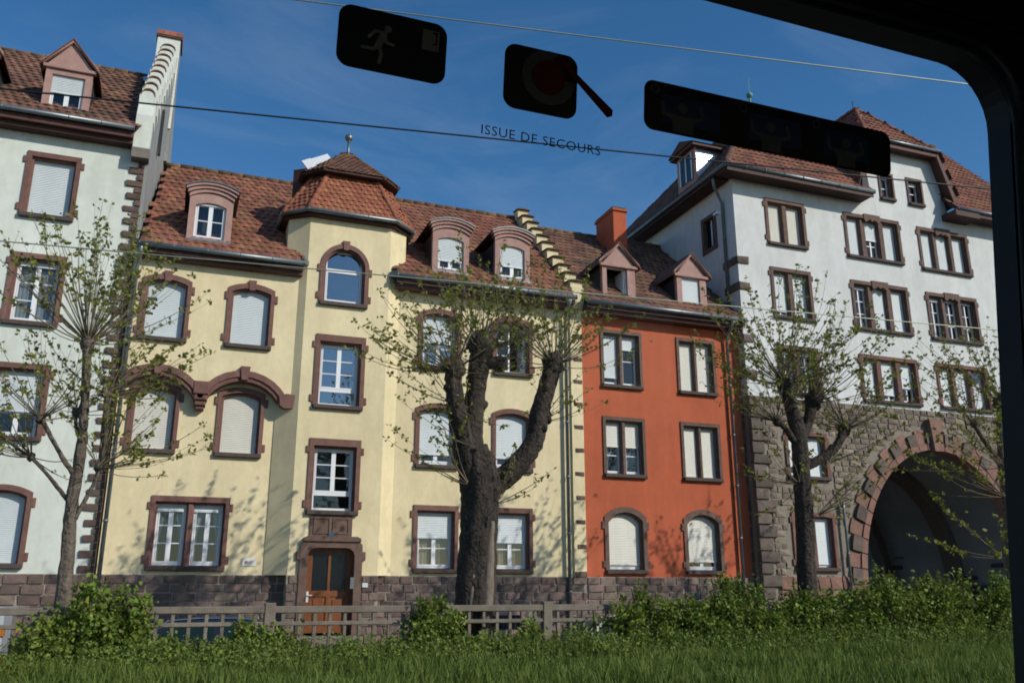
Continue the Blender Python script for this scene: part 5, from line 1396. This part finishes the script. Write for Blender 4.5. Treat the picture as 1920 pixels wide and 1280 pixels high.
# ================================================================== BUSHES, HEDGE, GRASS
def bush(name, loc, blobs, label, cat, n, seed, leaf=.085, group=None):
    r = random.Random(seed); E_ = empty(name, loc, label, cat, group)
    tot = sum(a * b * c for _, (a, b, c) in blobs)
    bl = MB(); bt = MB()
    for (c, (a, b_, h)) in blobs:
        c = Vector(c); k = int(n * (a * b_ * h) / tot)
        clumps = []
        for _ in range(max(7, k // 150)):
            d = Vector((r.gauss(0, 1), r.gauss(0, 1), r.gauss(.25, 1))).normalized(); q = r.uniform(.45, 1.12)
            clumps.append((c + Vector((d.x * a, d.y * b_, d.z * h)) * q, r.uniform(.10, .24)))
        for _ in range(k):
            if r.random() < .30:
                d = Vector((r.gauss(0, 1), r.gauss(0, 1), r.gauss(0, 1))).normalized()
                p = c + Vector((d.x * a, d.y * b_, d.z * h)) * r.random() ** .5 * .85
            else:
                cc, cr_ = r.choice(clumps); d = Vector((r.gauss(0, .6), r.gauss(0, .6), r.gauss(0, .6))); p = cc + d * cr_
            if p.z < .2: continue
            leaf_quads(bl, p, d, leaf * r.choice((.6, .8, 1, 1.25)), r, 1)
        for _ in range(max(4, k // 130)):
            d = Vector((r.gauss(0, .6), r.gauss(0, .6), abs(r.gauss(.9, .4)))); d.normalize()
            p0 = Vector((c.x + r.uniform(-.3, .3) * a, c.y, .2)); p2 = c + Vector((d.x * a, d.y * b_, d.z * h)) * r.uniform(.8, 1.25); p1 = p0.lerp(p2, .5) + Vector((r.uniform(-.1, .1), r.uniform(-.1, .1), .1))
            bt.tube([p0, p1, p2], [.018, .011, .004], 4, cap=False)
            for q in range(8): leaf_quads(bl, p1.lerp(p2, r.uniform(.2, 1.05)), d, leaf, r, 2)
    bt.build('stems', 'twig', E_, kind='stuff'); bl.build('foliage', 'hedge_leaf', E_, kind='stuff')
bush('bush', (-1.1, 17.1, .2), [((-1.15, 17.2, .88), (.78, .5, .70)), ((-.55, 17.25, .85), (.52, .45, .70)), ((-1.75, 17.1, .70), (.55, .45, .50)), ((-1.1, 16.9, .45), (1.25, .45, .35))], 'large rounded green bush growing over the fence at the left', 'bush', 11500, 1)
bush('bush', (1.6, 17.2, .2), [((1.45, 17.25, .72), (.42, .35, .45)), ((2.0, 17.3, .62), (.35, .3, .36)), ((1.7, 17.0, .42), (.9, .35, .26)), ((.5, 17.05, .5), (.35, .3, .30)), ((2.9, 17.1, .4), (.6, .3, .24))], 'low ragged bush through the fence before the dark car', 'bush', 6200, 2)
bush('bush', (4.9, 17.2, .2), [((4.82, 17.2, 1.15), (.33, .32, .50)), ((5.0, 17.2, .75), (.55, .4, .48)), ((5.2, 17.0, .45), (1.3, .4, .30)), ((6.3, 17.1, .48), (.5, .3, .28)), ((4.05, 17.0, .42), (.6, .35, .26))], 'upright bush in the fence between the door and the big pollard', 'bush', 7600, 3)
bush('bush', (7.2, 17.2, .2), [((6.95, 17.2, .75), (.28, .28, .34)), ((7.3, 17.0, .42), (1.0, .35, .26)), ((8.4, 17.05, .45), (.6, .3, .26))], 'small low shrub at the fence post below the cellar window', 'bush', 3000, 4)
hb = []
for i in range(22):
    x = 9.15 + i * .56
    hh = 1.60 + .20 * math.sin(i * 1.7) + (.18 if 3 <= i <= 5 else 0) + (.38 if i >= 11 else 0) - (.05 if 6 <= i <= 9 else 0)
    hb.append(((x + rnd.uniform(-.1, .1), 17.2 + rnd.uniform(-.12, .12), hh * .52), (.52, .45, hh * .47)))
    hb.append(((x + rnd.uniform(-.2, .2), 16.75, .45), (.55, .4, .34)))
bush('hedge', (15, 17.1, .2), hb, 'long overgrown green hedge swallowing the fence at the right', 'hedge', 56000, 5)
def undergrowth():
    r = random.Random(77)
    hgt = lambda x: .27 + .15 * math.sin(x * 1.7 + .6) + .10 * math.sin(x * 3.9 + 2) + .08 * math.sin(x * 8.3)
    for nm, m, n_, lf, lab in (('undergrowth', 'hedge_leaf', 21000, .075, 'tangled leafy undergrowth along the foot of the fence'), ('tall_weeds', 'weed', 13000, .065, 'pale green tall weeds in front of the fence')):
        b = MB()
        for _ in range(n_):
            x = r.uniform(-5.2, 22.5); y = r.triangular(15.6, 17.5, 17.0); z = verge_z(y) + max(.03, hgt(x) + (.1 if nm == 'tall_weeds' else 0)) * r.random() ** .7 * (1.15 if y > 16.5 else .8)
            leaf_quads(b, Vector((x, y, z)), None, lf, r, 1)
            if nm == 'tall_weeds' and r.random() < .3:
                h = r.uniform(.25, .62); dx, dy = r.uniform(-.1, .1), r.uniform(-.06, .06); z0 = verge_z(y); k = len(b.v)
                b.v += [(x - .006, y, z0), (x + .006, y, z0), (x + dx, y + dy, z0 + h)]; b.f.append((k, k + 1, k + 2))
                for q in range(3): leaf_quads(b, Vector((x + dx * (.5 + q * .25), y + dy, z0 + h * (.5 + q * .25))), None, lf * .8, r, 2)
        tag(b.build(nm, m), lab, 'plants', kind='stuff')
undergrowth()
def grass():
    r = random.Random(12); b = MB()
    for _ in range(76000):
        y = 9.7 + 7.8 * r.random() ** .7; x = -.28 * y - .8 + r.random() * (1.22 + .28) * y + r.uniform(0, 1.4)
        h = (.07 + .27 * r.random() ** 1.6) * (1.2 if y > 16 else 1) * (.75 + .5 * math.sin(x * .9 + 2 * math.sin(y * .8)) ** 2); w = r.uniform(.008, .018); a = r.uniform(0, math.pi); lx, ly = r.uniform(-.12, .12), r.uniform(-.1, .1)
        z = verge_z(y) + .05 * math.sin(x * 1.3 + y) - .02; c, s = math.cos(a) * w, math.sin(a) * w
        k = len(b.v)
        b.v += [(x - c, y - s, z), (x + c, y + s, z), (x + c * .7 + lx * .35, y + s * .7 + ly * .35, z + h * .6), (x - c * .7 + lx * .35, y - s * .7 + ly * .35, z + h * .6), (x + lx, y + ly, z + h)]
        b.f += [(k, k + 1, k + 2, k + 3), (k + 3, k + 2, k + 4)]
    o = b.build('grass', 'grass'); tag(o, 'uncut green grass of the verge along the bottom', 'grass', kind='stuff')
grass()

# ================================================================== OVERHEAD WIRES
def wire(a, b, r, m, label, sag=0.0):
    a, b = Vector(a), Vector(b); d = b - a
    p0, p1 = a - d * 1.6, b + d * 1.6; q = MB()
    pts = [p0.lerp(p1, t / 24) + Vector((0, 0, -sag * (1 - (2 * t / 24 - 1) ** 2))) for t in range(25)]
    q.tube(pts, r, 6); o = q.build('overhead_wire', m, smooth=True); tag(o, label, 'wire', 'tram overhead wires')
wire((-1.78, 7.97, 5.9), (8.0, 6.40, 5.9), .0085, 'wire_dark', 'dark overhead wire crossing the sky below the stickers')
wire((.51, 5.82, 5.9), (6.04, 4.92, 5.9), .0058, 'wire_pale', 'pale overhead wire highest in the sky above the stickers')
wire((-2.36, 11.91, 5.9), (12.71, 10.40, 5.9), .0085, 'wire_pale', 'pale overhead wire lowest, running in front of the house eaves')

# ================================================================== THE TRAM WE LOOK OUT OF
TA = .12; TC = math.cos(math.atan(TA))
def TP(x, s, off=0.0):
    """point of the leaning window plane; off > 0 is outwards, < 0 towards the passenger"""
    z = s * TC
    return (x, 1.1 - TA * z + off * TC, CAMZ + z + off * math.sin(math.atan(TA)))
TR = empty('tram', (0.5, 0.0, .4), 'black tram interior wall framing the view at the top and right', 'tram')
def rrect(x0, x1, z0, z1, r, n=8):
    out = []
    for (cx, cz, a0) in ((x1 - r, z1 - r, 0), (x0 + r, z1 - r, 90), (x0 + r, z0 + r, 180), (x1 - r, z0 + r, 270)):
        for k in range(n + 1):
            t = R(a0 + 90 * k / n); out.append((cx + r * math.cos(t), cz + r * math.sin(t)))
    return out
def slab(outer, holes, o0, o1):
    v, t, L = fill_holes(outer, holes); n = len(v); b = MB()
    b.add([TP(x, s, o0) for x, s in v] + [TP(x, s, o1) for x, s in v], [tuple(f) for f in t] + [tuple(i + n for i in f[::-1]) for f in t] + [(lp[i], lp[(i + 1) % len(lp)], lp[(i + 1) % len(lp)] + n, lp[i] + n) for lp in L for i in range(len(lp))])
    return b
def tram():
    W_ = (-1.35, 1.283, -.80, .895)
    slab([(-2.4, -1.25), (2.6, -1.25), (2.6, 1.12), (-2.4, 1.12)], [rrect(*W_, .11)], -.05, .0).build('side_wall', 'tram_black', TR)
    i = rrect(*W_, .11); o = rrect(W_[0] - .03, W_[1] + .03, W_[2] - .03, W_[3] + .03, .13)
    b = MB(); n = len(i)
    for (lp, of) in ((i, -.045), (i, -.064), (o, -.070), (o, -.052)):
        b.v += [TP(x, s, of) for x, s in lp]
    for k in range(3):
        for j in range(n): b.f.append((k * n + j, k * n + (j + 1) % n, (k + 1) * n + (j + 1) % n, (k + 1) * n + j))
    b.build('window_seal', 'rubber_seal', TR, smooth=True)
    # ribbed cord lying in the seal along the right edge
    b = MB(); pts = [TP(1.296, .80 - .02 * k, -.0745) for k in range(80)]; b.tube(pts, [.0035 + .0006 * (k % 2) for k in range(80)], 6); b.build('seal_cord', 'seal_strip', TR)
    slab(rrect(W_[0] - .01, W_[1] + .01, W_[2] - .01, W_[3] + .01, .12), [], .0055, .0095).build('window_glass', 'tram_glass', TR)
    # panel joint above the window
    slab([(-2.3, .955), (2.5, .955), (2.5, .962), (-2.3, .962)], [], -.056, -.0505).build('panel_joint', 'rubber_seal', TR)
    MB().box(-2.4, 2.6, -1.5, 1.0, CAMZ + 1.10, CAMZ + 1.16).build('ceiling', 'tram_black', TR)
    MB().box(-2.4, 2.6, -1.5, 1.24, .36, .42).build('floor', 'tram_black', TR)
    fw_ = wall_mesh(rect_loop(-2.4, 2.6, .36, CAMZ + 1.16), [rrect(-1.9, .0, .95, 2.45, .1), rrect(.25, 2.2, .95, 2.45, .1)], -1.56, -1.5).build('far_wall', 'tram_black', TR)
    for (a, c) in ((-1.92, .02), (.23, 2.22)): MB().box(a, c, -1.535, -1.53, .93, 2.47).build('far_window_glass', 'tram_glass', TR)
    MB().box(-2.46, -2.4, -1.56, 1.26, .36, CAMZ + 1.16).build('end_wall', 'tram_black', TR); MB().box(2.6, 2.66, -1.56, 1.26, .36, CAMZ + 1.16).build('end_wall', 'tram_black', TR)
tram()
def flat(poly, off, m, name, parent, thick=.0004):
    return slab(poly, [], off - thick, off).build(name, m, parent)
def disc(x, s, r, n=24, r2=None): return [(x + r * math.cos(2 * math.pi * k / n), s + (r2 or r) * math.sin(2 * math.pi * k / n)) for k in range(n)]
def stroke(pts, w):
    """thick polyline as a list of quads"""
    out = []
    for (a, b) in zip(pts, pts[1:]):
        dx, dy = b[0] - a[0], b[1] - a[1]; l = math.hypot(dx, dy) or 1; nx_, ny_ = -dy / l * w / 2, dx / l * w / 2
        out.append([(a[0] + nx_, a[1] + ny_), (b[0] + nx_, b[1] + ny_), (b[0] - nx_, b[1] - ny_), (a[0] - nx_, a[1] - ny_)])
    return out
def strokes(pts, w, off, m, name, parent):
    b = MB()
    for q in stroke(pts, w):
        k = len(b.v); b.v += [TP(x, s, off) for x, s in q]; b.f.append((k, k + 1, k + 2, k + 3))
    for (x, s) in pts:
        d = disc(x, s, w / 2, 10); k = len(b.v); b.v += [TP(a, c, off - .00005) for a, c in d]; b.f.append(tuple(range(k, k + 10)))
    return b.build(name, m, parent)
OF = .0045
# exit sticker: running figure and door
S1 = empty('exit_sticker', TP(.217, .713), 'dark rounded exit sticker with running figure and door, on the window', 'sticker')
flat(rrect(.142, .291, .669, .757, .018), OF, 'sticker_green', 'backing', S1)
flat(disc(.2085, .7325, .0052, 16), OF - .0012, 'sticker_grey', 'figure_head', S1)
strokes([(.2035, .7245), (.196, .706)], .0095, OF - .0012, 'sticker_grey', 'figure_torso', S1)
strokes([(.2035, .7265), (.191, .7265), (.1835, .7165)], .0042, OF - .0014, 'sticker_grey', 'figure_arm', S1); strokes([(.2045, .7235), (.2065, .7135), (.2165, .7115)], .0042, OF - .0014, 'sticker_grey', 'figure_arm', S1)
strokes([(.197, .706), (.191, .7005), (.1755, .7005)], .0050, OF - .0016, 'sticker_grey', 'figure_leg', S1); strokes([(.197, .706), (.2015, .6955), (.199, .683)], .0050, OF - .0016, 'sticker_grey', 'figure_leg', S1)
flat([(.256, .715), (.280, .715), (.280, .745), (.256, .745)], OF - .0012, 'sticker_grey', 'door_symbol', S1)
strokes([(.271, .741), (.277, .741)], .0022, OF - .0020, 'sticker_black', 'door_symbol_handle', S1); strokes([(.2755, .740), (.2755, .725), (.272, .725)], .0018, OF - .0020, 'sticker_black', 'door_symbol_handle', S1)
# hammer sticker
S2 = empty('hammer_sticker', TP(.43, .70), 'dark square sticker with ring and red hammer, on the window', 'sticker')
flat(rrect(.376, .489, .657, .754, .018), OF, 'sticker_black', 'backing', S2)
rb = MB(); o_, i_ = disc(.444, .713, .041, 36), disc(.444, .713, .026, 36)
for lp in (o_, i_): rb.v += [TP(x, s, OF - .0012) for x, s in lp]
rb.f += [(k, (k + 1) % 36, 36 + (k + 1) % 36, 36 + k) for k in range(36) if not 0 <= k <= 3]
rb.build('ring_symbol', 'sticker_dimgrey', S2)
flat(disc(.444, .713, .0255, 28), OF - .0012, 'sticker_red', 'ring_centre', S2)
flat([(.4605, .7385), (.4665, .743), (.5465, .6835), (.5455, .6740), (.5375, .6705)], OF - .0022, 'sticker_red', 'hammer_handle', S2)
flat([(.449, .742), (.461, .752), (.473, .738), (.461, .728)], OF - .0032, 'sticker_red', 'hammer_head', S2)
# instruction strip: three steps
S3 = empty('instruction_sticker', TP(.83, .705), 'long dark instruction strip sticker with three faint figures, on the window', 'sticker')
flat(rrect(.599, 1.066, .667, .746, .016), OF, 'sticker_black', 'backing', S3)
for k, (cx, bx0, bx1) in enumerate(((.655, .629, .731), (.815, .785, .883), (.962, .926, 1.020))):
    flat([(bx0, .683), (bx1, .683), (bx1, .728), (bx0, .728)], OF - .0012, 'sticker_blue', 'picture_panel', S3)
    nx0 = bx0 - .018
    o_, i_ = disc(nx0 + .006, .733, .0075, 20), disc(nx0 + .006, .733, .0055, 20); q = MB()
    for lp in (o_, i_): q.v += [TP(x, s, OF - .0012) for x, s in lp]
    q.f += [(j, (j + 1) % 20, 20 + (j + 1) % 20, 20 + j) for j in range(20)]; q.build('step_ring', 'sticker_dimgrey', S3)
    flat(disc(cx + .01, .710, .0085, 18), OF - .0020, 'sticker_dimgrey', 'figure_head', S3)
    flat([(cx - .008, .670), (cx + .028, .670), (cx + .028, .684), (cx + .036, .697), (cx - .016, .697), (cx - .008, .684)], OF - .0020, 'sticker_dimgrey', 'figure_torso', S3)
    strokes([(cx - .013, .694), (cx - .024, .697), (cx - .026, .713)], .006, OF - .0026, 'sticker_dimgrey', 'figure_arm', S3); strokes([(cx + .033, .694), (cx + .045, .699), (cx + .040, .715)], .006, OF - .0026, 'sticker_dimgrey', 'figure_arm', S3)
# lettering
fc = bpy.data.curves.new('letters', 'FONT'); fc.body = 'ISSUE DE SECOURS'; fc.size = .0195; fc.resolution_u = 3; fc.space_character = 1.08
fo = bpy.data.objects.new('letters_tmp', fc); link(fo); bpy.context.view_layer.update()
fm_ = bpy.data.meshes.new_from_object(fo.evaluated_get(bpy.context.evaluated_depsgraph_get()))
xs = [v.co.x for v in fm_.vertices]; ws = (.529 - .347) / (max(xs) - min(xs)); x_0 = min(xs)
for v in fm_.vertices: v.co = Vector(TP(.347 + (v.co.x - x_0) * ws, .6115 + v.co.y * 1.0 + .0, OF))
fm_.materials.clear(); fm_.materials.append(MATS['letter_dark'])
bpy.data.objects.remove(fo)
lo_ = bpy.data.objects.new('lettering', fm_); link(lo_); tag(lo_, 'dark capital lettering reading issue de secours on the glass', 'lettering')
